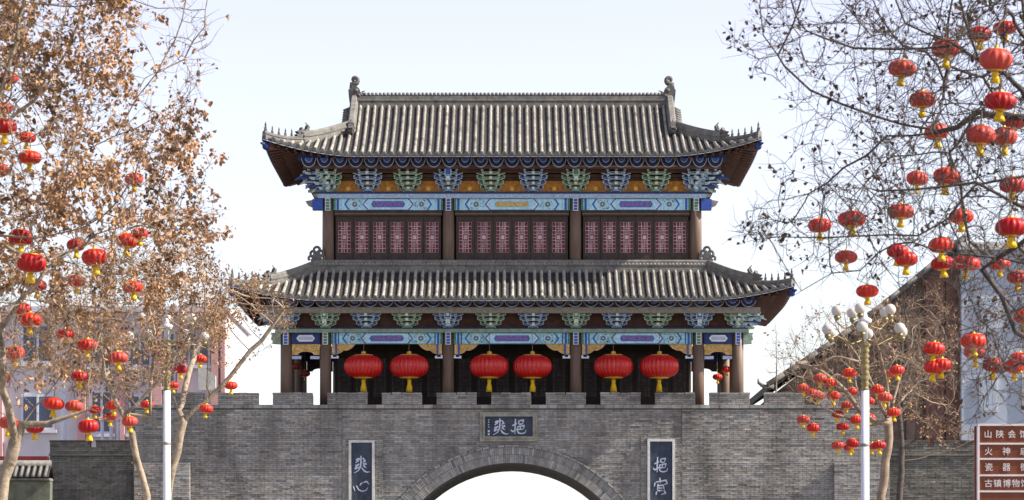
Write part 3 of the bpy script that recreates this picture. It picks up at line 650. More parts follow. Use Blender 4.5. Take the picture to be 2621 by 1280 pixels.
# carved brackets below the beams
def brace(x, s, y, m=M_yellow, tall=.33):
    b = O('sparrow_brace', MB().prism([(x+s*.30, ZL0-.004), (x+s*.92, ZL0-.004), (x+s*.80, ZL0-.13), (x+s*.66, ZL0-.20), (x+s*.55, ZL0-.20), (x+s*.46, ZL0-.27), (x+s*.30, ZL0-tall)][::-s], y-.05, y+.04), m, gt)
    if m is M_yellow:
        mb = MB()
        for cx, cz, r in ((.42, -.10, .06), (.55, -.11, .05), (.67, -.09, .045), (.40, -.22, .035)):
            pts = [(x+s*(cx+r*math.cos(a)), y-.055, ZL0+cz+r*math.sin(a)) for a in [math.radians(q) for q in range(0, 330, 40)]]; mb.tube(pts, .013, 4)
        O('carved_scroll', mb, M_gold, b, kind='stuff')
    e = O('hanging_post', MB().box(*sorted((x+s*.19, x+s*.295)), y-.07, y+.05, ZL0-.32, ZL0-.004).box(*sorted((x+s*.295, x+s*.345)), y-.085, y+.05, ZL0-.36, ZL0+.0, 1), [m, M_blue if m is M_yellow else m], gt)
    mb = MB(); mb.box(*sorted((x+s*.17, x+s*.40)), y-.09, y+.05, ZL0-.44, ZL0-.40); mb.box(*sorted((x+s*.17, x+s*.23)), y-.09, y+.05, ZL0-.40, ZL0-.345); mb.box(*sorted((x+s*.34, x+s*.40)), y-.09, y+.05, ZL0-.40, ZL0-.365); O('post_foot', mb, M_white if m is M_yellow else m, e)
for i in range(1, 5):
    if i < 4: brace(XLc[i], 1, -.92)
    if i > 1: brace(XLc[i], -1, -.92)
    if i < 4: brace(XLc[i], 1, 6.3, M_dark)
    if i > 1: brace(XLc[i], -1, 6.3, M_dark)
for i in (0, 4):
    for y, m in ((-.92, M_yellow), (6.3, M_dark)):
        a, b = XLc[i]+.18, XLc[i+1]-.18; c = (a+b)/2
        arc = [(c+.24*math.cos(t), ZL0-.33+.10*math.sin(t)) for t in [math.pi*k/8 for k in range(9)]]
        br = O('carved_apron', MB().prism([(a, ZL0-.005), (a, ZL0-.33)]+arc[::-1]+[(b, ZL0-.33), (b, ZL0-.005)], y-.05, y+.04), m, gt)
        if m is M_yellow:
            mb = MB()
            for cx, cz, r in ((-.25, -.14, .08), (0, -.12, .07), (.25, -.14, .08), (-.36, -.24, .04), (.36, -.24, .04)):
                mb.tube([(c+cx+r*math.cos(q), y-.055, ZL0+cz+r*math.sin(q)) for q in [math.radians(t) for t in range(0, 340, 40)]], .016, 4)
            O('carved_scroll', mb, M_gold, br, kind='stuff')
            for s_, xx in ((1, a), (-1, b)):
                mb = MB(); mb.box(*sorted((xx, xx+s_*.28)), y-.07, y+.05, ZL0-.46, ZL0-.37); O('apron_foot', mb, M_lilac, br)

# ---- bracket sets
def bracket_meshes(tiers, hstep, hw, fw, big):
    """pale edged arms stepping outwards and upwards; returns outline and colour meshes"""
    ol, fc = MB(), MB()
    def arm(half, z, y, th, hook, depth=.09):
        def poly(t, inset):
            h2 = half-inset; up = hook
            return [(-h2+.10, z+inset*.6), (h2-.10, z+inset*.6), (h2-.02, z+.05), (h2+.0, z+th+up-inset), (h2-.065+inset*1.2, z+th+up-inset), (h2-.085+inset, z+th-inset*.7), (-h2+.085-inset, z+th-inset*.7), (-h2+.065-inset*1.2, z+th+up-inset), (-h2, z+th+up-inset), (-h2+.02, z+.05)]
        ol.prism(poly(0, 0), y-depth/2, y+depth/2); fc.prism(poly(0, .021), y-depth/2-.012, y-depth/2+.01)
    ol.box(-.15, .15, -.14, .12, 0, .045); ol.box(-.10, .10, -.12, .10, .045, .085); fc.box(-.125, .125, -.152, -.13, .008, .035)
    for i in range(tiers):
        z = .075+i*hstep; y = -.10-(.17*4/tiers if tiers > 2 else .26)*i
        arm(hw[i], z, y+.14, .064, .03); arm(fw[i], z+.008, y-.02, .060, .045)
        ol.box(-.035, .035, y-.12, .25, z, z+.075)
        fc.box(-.02, .02, y-.135, y-.10, z+.012, z+.065)
        for s in (-1, 1): ol.box(*sorted((s*(fw[i]-.055), s*(fw[i]+.01))), y-.07, y+.04, z+.11, z+.145)
        for s in (-1, 1):      # uprights and lobes that close the basket shape
            ol.box(*sorted((s*(fw[i]-.06), s*(fw[i]-.025))), y-.05, y+.03, z+.02, z+hstep); lx = hw[i]-.05
            ol.prism([(s*lx-.035, z+.03), (s*lx+.035, z+.03), (s*lx+s*.02+.03, z+hstep), (s*lx+s*.02-.03, z+hstep)], y+.10, y+.16); fc.box(s*lx-.012, s*lx+.012, y+.088, y+.11, z+.05, z+hstep-.02)
            fc.box(*sorted((s*(fw[i]-.02), s*(lx-.03))), y+.12, y+.14, z+.05, z+hstep-.01)
        # outward tongue
        ol.prism([(-.045, z-.02), (.045, z-.02), (.045, z+.06), (-.045, z+.06)], y-.24, y-.1)
    zt = .075+tiers*hstep
    ol.box(-.03, .03, -.10-.17*tiers, .1, zt-.03, zt+.04)
    if big:
        y = -.10-.17*tiers-.16; ol.box(-.10, .10, y, y+.4, zt-.22, zt+.16); fc.box(-.075, .075, y-.014, y+.01, zt-.20, zt+.14)
        ol.prism([(-.07, zt-.37), (-.02, zt-.37), (0, zt-.30), (.02, zt-.37), (.07, zt-.37), (.06, zt-.24), (-.06, zt-.24)], y+.02, y+.2)
    return ol, fc
def bracket_family(tiers, hstep, hw, fw):
    d = {}
    for big in (0, 1):
        for blue in (0, 1):
            ol, fc = bracket_meshes(tiers, hstep, hw, fw, big); d[big, blue] = (ol.mesh('bracket_set', M_pale if blue else mat('pale_green_outline', (0.50, 0.60, 0.50), 0.7, 0.2, 12)), fc.mesh('bracket_face', M_blue if blue else M_green))
    return d
FU = bracket_family(4, .139, [.33, .40, .44, .46], [.20, .25, .28, .29])
FLo = bracket_family(3, .125, [.33, .42, .47], [.21, .26, .29])
def put_bracket(fam, x, y, z, big, blue, rz=0, parent=gt):
    a, b = fam[big, blue]; o = O('bracket_set', a, None, gt, loc=(x, y, z), rot=(0, 0, rz)); O('bracket_face', b, None, o, world=False)
def bays(xs, n=2):
    out = []
    for i in range(len(xs)-1):
        out.append((xs[i], 1))
        m = n if xs[i+1]-xs[i] > 2 else 0
        for k in range(m): out.append((lerp(xs[i], xs[i+1], (k+1)/(m+1)), 0))
    return out+[(xs[-1], 1)]
bu = bays(XU)
for k, (x, big) in enumerate(bu): put_bracket(FU, x, 0, 14.24, big if 0 < k < len(bu)-1 else 0, k % 2)
bl = bays(XLc)
for k, (x, big) in enumerate(bl): put_bracket(FLo, x, -.9, 10.005, big if 0 < k < len(bl)-1 else 0, (k+1) % 2)
for s in (-1, 1):
    for k in range(1, 5): put_bracket(FU, s*5.65, k*1.25-1.25+.0 if k > 1 else .02, 14.24, 0, k % 2, s*math.pi/2)
    put_bracket(FU, s*5.68, -.02, 14.242, 0, 1, s*math.pi/4)
    xo = XLc[5]*s
    for k, y in enumerate((-.88, .3, 1.8, 3.2)): put_bracket(FLo, xo, y, 10.005, 0, k % 2, s*math.pi/2)
    put_bracket(FLo, xo+s*.03, -.93, 10.007, 0, 1, s*math.pi/4)
    # beak shaped corner arms
    for x, y, z, fam in ((s*5.65, 0, 14.24, 4), (xo, -.9, 10.005, 3)):
        for i in range(fam):
            zz = z+.06+i*.125; ln = .34+.17*i
            mb = MB(); mb.prism([(x+s*.1, zz), (x+s*ln, zz-.01), (x+s*(ln+.20), zz-.07), (x+s*(ln+.04), zz+.055), (x+s*.1, zz+.075)][::s], y-.06, y+.06); O('corner_beak', mb, M_blue if i % 2 else M_pale, gt)
            mb = MB(); c_ = .78*(ln+.06)
            mb.add([(x+s*.1, y-.1, zz), (x+s*c_, y-c_, zz-.03), (x+s*(c_+.08), y-c_-.08, zz-.08), (x+s*c_, y-c_, zz+.05), (x+s*.1, y-.1, zz+.07), (x+s*.16, y-.04, zz+.03)], [(0, 1, 5), (1, 3, 5), (3, 4, 5), (0, 5, 4), (1, 2, 3), (0, 4, 3, 1)]); O('corner_beak', mb, M_bluedk, gt)
# boards behind the brackets, purlins and scalloped eave boards
mb = MB(); mb.box(-5.6, 5.6, .02, .10, 14.237, 14.60); bp = O('bracket_board', mb, M_orange, gt)
for k in range(len(bu)-1):
    xm = (bu[k][0]+bu[k+1][0])/2; mb = MB(); mb.prism([(xm+.07*math.cos(a), 14.36+.07*math.sin(a)) for a in [2*math.pi*t/9 for t in range(9)]], .008, .022); O('painted_jewel', mb, M_gold, bp)
mb = MB(); mb.box(-6.3, 6.3, -.55, -.47, 14.78, 15.05); mb.box(-6.0, 6.0, -.02, .1, 14.605, 15.05); O('red_board', mb, M_redbrown, gt)
mb = MB(); mb.tube([(-6.35, -.92, 14.94), (6.35, -.92, 14.94)], .10, 10); O('eave_purlin', mb, M_redbrown, gt)
mb = MB(); mb.box(XLc[0], XLc[5], -.84, -.78, 10.003, 10.6); O('bracket_board', mb, M_redbrown, gt)
mb = MB(); mb.box(XLc[0]-.62, XLc[5]+.62, -1.78, -1.62, 10.39, 10.56); O('eave_purlin', mb, M_greywood, gt)
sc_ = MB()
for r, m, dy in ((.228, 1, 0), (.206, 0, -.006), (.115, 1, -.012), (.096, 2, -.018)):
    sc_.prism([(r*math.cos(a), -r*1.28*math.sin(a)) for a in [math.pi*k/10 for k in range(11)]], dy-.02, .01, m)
sme = sc_.mesh('eave_scallop', [mat('eave_shaded_blue', (0.012, 0.018, 0.05), 0.7, 0.3, 10), mat('dull_blue_outline', (0.29, 0.35, 0.46), 0.7, 0.25, 12), M_blue])  # disc blue taken near black, painting in the shade under the eave
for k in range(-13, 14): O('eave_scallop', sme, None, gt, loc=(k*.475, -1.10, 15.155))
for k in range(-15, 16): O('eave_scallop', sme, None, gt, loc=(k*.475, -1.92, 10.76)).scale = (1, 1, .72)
mb = MB(); mb.box(-6.5, 6.5, -1.09, -1.03, 15.09, 15.26); O('eave_board', mb, M_bluedk, gt)
mb = MB(); mb.box(-7.4, 7.4, -1.91, -1.85, 10.71, 10.88); O('eave_board', mb, M_bluedk, gt)

# ------------------------------------------------------------------ lanterns
def lantern_meshes(R, red, nr, tass, cf=.45):
    """unit lantern of radius R, origin at the top of the cord"""
    H = R*.60; cord = R*cf; zc = -cord-H
    prof = [(R*.30, -H)]+[(R*math.cos(t)**.66 if abs(t) < 1.3 else R*.3, H*math.sin(t)) for t in [math.radians(q) for q in (-66, -50, -35, -20, -7, 7, 20, 35, 50, 66)]]+[(R*.30, H)]
    b = MB(); b.lathe(prof, nr*4, (0, 0, zc), ribs=nr, amp=.11)
    top = MB(); top.lathe([(R*.50, H*.93), (R*.47, H*.985), (R*.16, H*1.02), (R*.11, H*1.08), (R*.13, H*1.2), (R*.06, H*1.3)], 14, (0, 0, zc))
    bot = MB(); bot.lathe([(R*.10, -H*1.09), (R*.16, -H*1.04), (R*.47, -H*.99), (R*.50, -H*.93)], 14, (0, 0, zc))
    ta = MB(); n = 12
    ta.lathe([(R*tass*.95, -H*2.15), (R*tass*.75, -H*1.7), (R*tass*.45, -H*1.35), (R*tass*.6, -H*1.28), (R*tass*.5, -H*1.10)], n, (0, 0, zc), ribs=1, amp=.18)
    co = MB(); co.tube([(0, 0, zc+H*1.3), (0, 0, 0)], max(R*.014, .006), 5)
    return [('lantern_body', b.mesh('lantern_body', red)), ('top_cap', top.mesh('top_cap', M_gold)), ('bottom_cap', bot.mesh('bottom_cap', M_gold)), ('tassel', ta.mesh('tassel', M_tassel)), ('cord', co.mesh('cord', M_cord))]
def put_lantern(name, ms, loc, label, group, tilt=0.05, scale=1.0):
    o = empty(name, loc, label, 'lantern', group); o.rotation_euler = (random.uniform(-tilt, tilt), random.uniform(-tilt, tilt), random.uniform(0, 6.28)); o.scale = (scale,)*3
    for nm_, me in ms: O(nm_, me, None, o, world=False)
    return o
BIG = lantern_meshes(.60, M_red, 26, .19)
BL = [(931, 'big red silk lantern in the tower bay on the white building side'), (1047, 'big red silk lantern in the tower bay on the white building side'), (1253, 'big red silk lantern in the middle tower bay over the name plaque'), (1363, 'big red silk lantern in the middle tower bay over the name plaque'),
      (1570, 'big red silk lantern in the tower bay on the signboard side'), (1688, 'big red silk lantern in the tower bay on the signboard side')]
for px, lab in BL:
    p = P(px, 938, CAMD-1.15); p.z += .6*.45+.6*.60; o = put_lantern('festival_lantern', BIG, p, lab, 'big lanterns under the tower eaves', .015)
    mb = MB(); mb.tube([p-Vector((0, 0, .01)), Vector((p.x, p.y+.05, 9.86))], .008, 5); O('hanging_wire', mb, M_cord, o)
SMALL = lantern_meshes(.155, M_red2, 14, .38, 1.1)
SMALL2 = [SMALL, lantern_meshes(.155, mat('orange_red_cloth', (0.56, 0.030, 0.012), 0.45, 0.15, 9, trans=0.08), 14, .38, 1.1), lantern_meshes(.155, mat('sun_faded_cloth', (0.46, 0.055, 0.040), 0.5, 0.2, 9, trans=0.08), 13, .34, 1.1), lantern_meshes(.155, mat('deep_red_cloth', (0.38, 0.008, 0.010), 0.45, 0.15, 9, trans=0.06), 15, .40, 1.1)]
DULL_RED = lantern_meshes(.17, M_red3, 14, .16)  # darker, duller red than the other small lanterns
for px, py, d, ms, lab in ((757, 937, 55.3, DULL_RED, 'dull dark red lantern hanging in the open side gallery near leafy trees'), (781, 955, 55.6, DULL_RED, 'dull dark red lantern hanging in the open side gallery near leafy trees'),
                           (1858, 938, 55.3, SMALL, 'sunlit small red lantern in the open side gallery by the brown hall'), (1836, 957, 55.0, SMALL, 'sunlit small red lantern in the open side gallery by the brown hall')):
    p = P(px, py, d-55+CAMD); o = put_lantern('gallery_lantern', ms, p+Vector((0, 0, .17)), lab, 'small lanterns in the side galleries', .05)
    mb = MB(); mb.tube([p+Vector((0, 0, .165)), Vector((p.x, p.y, 10.06))], .006, 4); O('hanging_wire', mb, M_cord, o)

# ------------------------------------------------------------------ trees
KD = 100/55; TC0 = [22.0]
def PT(px, py, d): return P(px, py, TC0[0]*KD+(d-TC0[0]))
class Tree:
    def __init__(s): s.pos = []; s.par = []; s.lan = []; s.cap = {}
    def node(s, p, par): s.pos.append(Vector(p)); s.par.append(par); return len(s.pos)-1
    def limb(s, pts, start=None, step=.22, cap=None):
        if start is None: cur = s.node(pts[0], -1)
        else:
            A = np.array([tuple(q) for q in s.pos]); k = int(np.argmin(((A-np.array(tuple(pts[0])))**2).sum(1))); cur = k
            if (s.pos[k]-pts[0]).length > step: pts = [s.pos[k]]+pts
        first = cur
        for i in range(1, len(pts)):
            a, b = Vector(pts[i-1]), Vector(pts[i]); n = max(1, int((b-a).length/step))
            for k in range(1, n+1):
                cur = s.node(a.lerp(b, k/n)+Vector([random.uniform(-.02, .02) for _ in range(3)]), cur)
                if cap: s.cap[cur] = lerp(cap, .010, ((i-1+k/n)/(len(pts)-1))**1.3)
        return cur
    def grow(s, att, step=.16, infl=1.6, kill=.26, iters=90, up=.0, maxn=9000):
        att = np.array([tuple(a) for a in att]); n0 = len(s.pos); P0 = np.array([tuple(q) for q in s.pos])
        best = np.full(len(att), 1e9); idx = np.zeros(len(att), int)
        for c0 in range(0, len(P0), 400):
            D = np.sqrt(((att[:, None]-P0[None, c0:c0+400])**2).sum(2)); k = D.argmin(1); dd = D[np.arange(len(att)), k]; u = dd < best; best[u] = dd[u]; idx[u] = k[u]+c0
        alive = np.ones(len(att), bool)
        for it in range(iters):
            alive &= best > kill
            act = alive & (best < infl*(1+it*.03))
            if not act.any() or len(s.pos) > maxn: break
            ids = np.unique(idx[act]); Pn = np.array([tuple(s.pos[i]) for i in ids])
            new = []
            for i, p in zip(ids, Pn):
                v = att[act & (idx == i)]-p; v /= np.linalg.norm(v, axis=1)[:, None]; d = v.sum(0)+RNG.normal(0, .35, 3); d[2] += up
                d /= np.linalg.norm(d)+1e-9; new.append((i, p+d*step))
            base = len(s.pos)
            for i, p in new: s.node(p, int(i))
            NP = np.array([p for _, p in new]); D = np.sqrt(((att[:, None]-NP[None])**2).sum(2)); k = D.argmin(1); dd = D[np.arange(len(att)), k]; u = dd < best; best[u] = dd[u]; idx[u] = k[u]+base
    def build(s, name, loc, label, bark, twig, rmin, expo, leafmat, leaf, group=None, trunk_r=None, fine=2, finelen=.35):
        n = len(s.pos); ch = [[] for _ in range(n)]
        for i, p in enumerate(s.par):
            if p >= 0: ch[p].append(i)
        area = [0.0]*n
        for i in range(n-1, -1, -1): area[i] = rmin**expo if not ch[i] else sum(area[c] for c in ch[i])
        r = [a**(1/expo) for a in area]
        if trunk_r: k = trunk_r/max(r); r = [rmin+(q-rmin)*k if q > rmin else q for q in r]
        cp_ = [9.0]*n
        for i in range(n):
            cp_[i] = min(s.cap.get(i, 9.0), cp_[s.par[i]] if s.par[i] >= 0 else 9.0); r[i] = min(r[i], cp_[i])
        root = empty(name, loc, label, 'tree', group)
        mt, mw = MB(), MB(); starts = [(i, None) for i in range(n) if s.par[i] < 0]
        while starts:
            i, prev = starts.pop(); chain = [] if prev is None else [prev]; chain.append(i)
            while ch[i]:
                kids = sorted(ch[i], key=lambda c: -r[c]); starts.extend((c, i) for c in kids[1:]); i = kids[0]; chain.append(i)
            rad = [r[c] for c in chain]
            if prev is not None: rad[0] = rad[1]
            seg = [s.pos[c] for c in chain]
            k = next((j for j, q in enumerate(rad) if q < .022), len(rad))
            if k >= 2: mt.tube(seg[:k+1] if k < len(seg) else seg, rad[:k+1] if k < len(seg) else rad, 8, cap=False)
            if k < len(seg)-1: mw.tube(seg[max(k-1, 0):], rad[max(k-1, 0):], 4 if rad[min(k, len(rad)-1)] > .008 else 3, cap=False)
        tips = [i for i in range(n) if r[i] < rmin*2.6]
        lf = leaf['size']; dens = leaf['n']; LV, LF, LT = [], [], []
        def add_leaf(p, ct=1.0):
            dp = p.y+CAMD
            for q in s.lan:
                if p.y < q.y+.15:
                    k_ = (q.y+CAMD)/dp
                    if abs(p.x*k_-q.x) < .19 and -.62 < (p.z-CAMZ)*k_-(q.z-CAMZ) < -.05:
                        if random.random() < .88: return
                        break
            sz = lf*random.choice((.5, .7, .9, 1.0, 1.2, 1.5)); a = Vector((random.gauss(0, .8), random.gauss(0, .8), random.gauss(-.7, .7))).normalized(); b = a.orthogonal().normalized(); b = (b*math.cos(q := random.uniform(0, 6.28))+a.cross(b)*math.sin(q)); c = a.cross(b)*(.30*sz)
            k = len(LV); tip = p+a*sz; m1 = p+a*sz*.35+b*sz*leaf['w']+c; m2 = p+a*sz*.4-b*sz*leaf['w']+c*.8; m3 = p+a*sz*.75+b*sz*leaf['w']*.7-c*.3; m4 = p+a*sz*.8-b*sz*leaf['w']*.6
            LV.extend([p, m1, m3, tip, m4, m2]); LF.extend([(k, k+1, k+2, k+3), (k, k+3, k+4, k+5)])
            t = ct*random.uniform(.55, 1.35); h = random.uniform(-.12, .12); LT.extend([(t*(1+h*.4), t, t*(1-h*2))]*2)
        gate = leaf.get('gate')
        for i in tips:
            p = s.pos[i]; d = (p-s.pos[s.par[i]]).normalized() if s.par[i] >= 0 else Vector((0, 0, 1))
            g = max(.06, min(2.4, (mnoise.noise(p*1.3)+.5*mnoise.noise(p*3.1)+.10)*5.5)); ct = .75+.9*mnoise.noise(p*.9+Vector((7, 3, 1)))
            ct = max(.35, min(1.35, ct))
            if gate: g *= gate(1310.5+p.x*FPX/(p.y+CAMD), HORIZON-(p.z-CAMZ)*FPX/(p.y+CAMD))
            for f in range(fine):
                if random.random() > .75: continue
                dv = (d+Vector([random.gauss(0, .55) for _ in range(3)])+Vector((0, 0, leaf.get('up', .15)))).normalized(); L = finelen*random.uniform(.5, 1.3)
                q1 = p+dv*L*.5; q2 = p+(dv+Vector([random.gauss(0, .2) for _ in range(3)])).normalized()*L
                mw.tube([p, q1, q2], [rmin*.8, rmin*.6, rmin*.35], 3, cap=False)
                for k in range(np.random.poisson(dens*g)): add_leaf(q1.lerp(q2, random.random())+Vector([random.gauss(0, .03) for _ in range(3)]), ct)
            for k in range(np.random.poisson(dens*g*.6)): add_leaf(p+Vector([random.gauss(0, .05) for _ in range(3)]), ct)
        if mt.v: O('trunk', mt, bark, root)
        O('branches', mw, twig, root, kind='stuff')
        if LV:
            lm = MB(); lm.v = [tuple(v) for v in LV]; lm.f = LF; lm.m = [0]*len(LF); lm.t = LT; lm.sm = [False]*len(LF)
            O('leaves', lm, leafmat, root, kind='stuff')
        return root
np.random.seed(3)
def inpoly(x, y, poly):
    c = False; j = len(poly)-1
    for i in range(len(poly)):
        (xi, yi), (xj, yj) = poly[i], poly[j]
        if (yi > y) != (yj > y) and x < (xj-xi)*(y-yi)/(yj-yi)+xi: c = not c
        j = i
    return c
def scatter(poly, n, d0, d1, holes=()):
    xs = [p[0] for p in poly]; ys = [p[1] for p in poly]; out = []
    while len(out) < n:
        x, y = random.uniform(min(xs), max(xs)), random.uniform(min(ys), max(ys))
        if not inpoly(x, y, poly) or any((x-a)**2+(y-b)**2 < r*r and random.random() < .85 for a, b, r in holes): continue
        out.append(PT(x, y, random.uniform(d0, d1)))
    return out
def PL(pts, d): return [PT(p[0], p[1], p[2] if len(p) > 2 else d) for p in pts]
def hang(tree, lst, dl, dh, label, group, name='tree_lantern'):
    """hang each lantern (px, py, width px) below the branch that is grown towards it"""
    tops = []
    for l in lst:
        px, py, wd = l[:3]; dn = FPX*.31/wd-TC0[0]*KD+TC0[0]; d = min(dh, max(dl, dn)); sc = wd*(TC0[0]*KD+d-TC0[0])/FPX/.31; p = PT(px, py, d)
        sc = min(1.15, max(.8, sc)); top = p+Vector((0, 0, .155*sc*(1.1+.60))); tops.append((top, sc, l))
    for top, sc, l in tops:
        A = np.array([tuple(q) for q in tree.pos]); t = np.array(tuple(top)); D = np.sqrt(((A-t)**2).sum(1)); k = int(D.argmin())
        a = tree.pos[k]; mid = a.lerp(top, .55)+Vector((random.uniform(-.05, .05), random.uniform(-.05, .05), min(.25, D[k]*.22)))
        tree.limb([a, mid, top+Vector((0, 0, .0))], start=1, step=.15)
        lab = l[3] if len(l) > 3 else (label(l) if callable(label) else label)
        tree.lan.append(top); o_ = put_lantern(name, random.choice(SMALL2), top, lab, group, .11, sc); o_.scale = (sc*random.uniform(.96, 1.05), sc*random.uniform(.96, 1.05), sc*random.uniform(.9, 1.08))

# --- left trees with dry brown leaves
TA = Tree(); dA = 22.0; TC0[0] = dA
base = PT(10, 1280, dA); base.z = 0
TA.limb([base, PT(5, 1230, dA), PT(40, 1130, dA), PT(56, 1085, dA)], step=.25)
TA.limb(PL([(56, 1085), (120, 1085), (190, 1060), (230, 1050)], 22), start=1, cap=.042)
TA.limb(PL([(56, 1080), (120, 1010), (170, 950), (215, 910)], 22.4), start=1, cap=.045)
TA.limb(PL([(230, 1050), (226, 980, 22.2), (240, 900, 22.3), (262, 830, 22.5), (285, 700, 22.8), (300, 560, 23)], 22), start=1, cap=.026)
TA.limb(PL([(40, 1130), (10, 1000, 21.6), (0, 850, 21.2), (55, 770, 21), (120, 690, 21), (170, 650, 21), (220, 630, 21.2), (330, 590, 21.6), (430, 560, 22)], 22), start=1, cap=.05)
TA.limb(PL([(0, 850), (-40, 600), (-30, 350), (40, 100), (90, -150)], 21.5), start=1)
TA.limb(PL([(-30, 350), (90, 260), (180, 120), (250, -60)], 22.5), start=1)
TA.limb(PL([(55, 770), (130, 560), (180, 400), (220, 250), (290, 110)], 22.6), start=1, cap=.035)
TA.limb(PL([(-40, 600), (90, 615), (180, 595)], 20.6), start=1)
TA.limb(PL([(180, 400), (300, 350), (400, 300), (480, 240)], 23.2), start=1)
TA.limb(PL([(300, 350), (350, 250), (400, 190), (450, 100), (475, 0), (480, -80)], 23), start=1)
TA.limb(PL([(400, 190), (470, 150), (520, 70), (535, -20)], 23.4), start=1)
TA.limb(PL([(430, 560), (480, 480), (540, 420)], 22.6), start=1)
HA = [(210, 130, 26), (360, 280, 42), (120, 430, 30), (90, 640, 24), (420, 470, 26), (250, 520, 26), (290, 760, 30), (140, 760, 26), (60, 350, 22), (330, 180, 30)]
regA = [(-320, -320), (300, -320), (350, 0), (330, 110), (320, 200), (400, 240), (480, 250), (500, 320), (450, 420), (500, 470), (560, 540), (575, 600), (530, 640), (470, 690), (420, 760), (330, 850), (250, 940), (160, 1000), (-320, 1010)]
attA = scatter(regA, 2900, 19.5, 25.5, HA)+scatter([(350, -60), (570, -60), (565, 160), (520, 280), (400, 240)], 70, 22, 25)
LA = [(27, 200, 52), (8, 278, 44), (12, 324, 66), (72, 352, 44), (78, 408, 62), (-4, 433, 60), (54, 607, 64), (84, 668, 76), (193, 625, 48), (238, 654, 66), (327, 616, 58), (358, 598, 46), (340, 457, 50), (197, 718, 44), (335, 736, 54),
      (92, 733, 52), (60, 788, 50), (78, 818, 60), (166, 857, 46), (225, 884, 52), (34, 902, 56), (299, 917, 50), (205, 966, 44), (0, 968, 44), (141, 1036, 56), (190, 1041, 44), (27, 1084, 54), (88, 1093, 46), (223, 1088, 54)]
hang(TA, LA, 20.0, 26, lambda l: 'small red lantern '+('high in the leafy crown' if l[1] < 520 else 'along the rising middle limb' if l[1] < 760 else 'on the lower boughs' if l[1] < 990 else 'on the low bent bough near the trunk')+' of the big brown-leaved tree', 'lanterns in the big brown-leaved tree')
TA.grow(attA, step=.17, infl=1.4, kill=.24, iters=70, up=.12, maxn=7500)
TA.build('plane_tree', (base.x, base.y, 0), 'big pale-barked tree thick with dry brown leaves, many lanterns in it', M_bark, M_twig, .0042, 1.95, M_leaf, dict(n=5.2, size=.064, w=.30, up=.25, gate=lambda x, y: .05 if x > 345+max(0, y-130)*1.1 and y < 270 else .45 if y > 760 else 1.0), trunk_r=.078, fine=2, finelen=.34)
TB = Tree(); dB = 34.0; TC0[0] = dB
base = PT(378, 1280, dB); base.z = 0
TB.limb([base, PT(376, 1270, dB), PT(350, 1180, dB), PT(338, 1110, dB)], step=.25)
TB.limb([Vector((PT(345, 1280, dB).x, PT(345, 1280, dB).y, 0)), PT(345, 1270, dB), PT(338, 1180, dB), PT(334, 1110, dB)], step=.25)
TB.limb(PL([(338, 1110), (330, 1090), (322, 1062), (345, 1062), (384, 1066), (386, 1000), (392, 930), (398, 870), (380, 780), (400, 650)], 34), start=1)
TB.limb(PL([(334, 1100), (300, 1040), (270, 960), (255, 860), (240, 750)], 34.5), start=1)
TB.limb(PL([(322, 1062), (370, 1010), (420, 960), (470, 880), (520, 800)], 33.5), start=1)
regB = [(150, 700), (420, 620), (540, 640), (580, 740), (600, 800), (560, 870), (480, 900), (420, 980), (330, 1010), (220, 1000), (130, 960), (90, 860)]
LB = [(286, 1037, 40), (281, 1066, 36), (329, 1077, 42), (376, 1037, 34), (243, 1048, 34)]
hang(TB, LB, 32, 37, 'small red lantern with yellow tassel in the two-stemmed tree before the wing wall', 'lanterns in the two-stemmed tree')
TB.lan += [P(a_, b_, 36.0*KD)+Vector((0, 0, .32)) for a_, b_ in ((326, 830), (350, 812), (352, 864), (500, 812), (502, 850), (518, 868), (433, 847))]
TB.grow(scatter(regB, 3000, 31.5, 37, [(370, 920, 30), (330, 850, 20), (430, 850, 18)]), step=.17, infl=1.8, kill=.24, iters=60, up=.1, maxn=7000)
TB.build('plane_tree', (base.x, base.y, 0), 'slender two-stemmed pale tree with tan leaves before the low wing wall', M_bark, M_twig, .0040, 2.0, M_leaf, dict(n=3.0, size=.062, w=.26, up=.2), trunk_r=.062, fine=2, finelen=.32)
TC = Tree(); dC = 40.0; TC0[0] = dC
base = PT(426, 1280, dC); base.z = 0
TC.limb([base, PT(428, 1270, dC), PT(445, 1190, dC), PT(468, 1080, dC), PT(455, 1052, dC), PT(444, 1016, dC), PT(415, 930, dC), PT(410, 880, dC)], step=.25)
TC.limb(PL([(468, 1070), (494, 1048), (540, 1015), (572, 984), (610, 940), (640, 900), (670, 870), (700, 830), (730, 790)], 40), start=1)
TC.limb(PL([(460, 1060), (478, 980, 40.5), (500, 900, 41), (540, 820, 41.5), (580, 740, 42)], 40), start=1)
regC = [(560, 700), (640, 690), (720, 720), (770, 800), (740, 860), (690, 850), (640, 800), (600, 850), (560, 900), (500, 900), (480, 800)]
LC = [(460, 944, 35, 'small red lantern hanging close to the gilded lamp post in the forked tree'), (440, 987, 32, 'small red lantern hanging close to the gilded lamp post in the forked tree'), (515, 918, 34), (592, 986, 34), (531, 1046, 36)]
hang(TC, LC, 37.5, 42, 'small red lantern in the forked tree reaching across the grey gate wall', 'lanterns in the forked tree')
TC.grow(scatter(regC, 620, 38, 43.5), step=.17, infl=2.0, kill=.28, iters=50, up=.0, maxn=1700)
TC.build('plane_tree', (base.x, base.y, 0), 'forked pale-barked tree beside the white lamp post reaching to the lower roof', M_bark, M_twig, .0042, 2.0, M_leaf, dict(n=2.4, size=.062, w=.26, up=.1), trunk_r=.095, fine=2, finelen=.30)

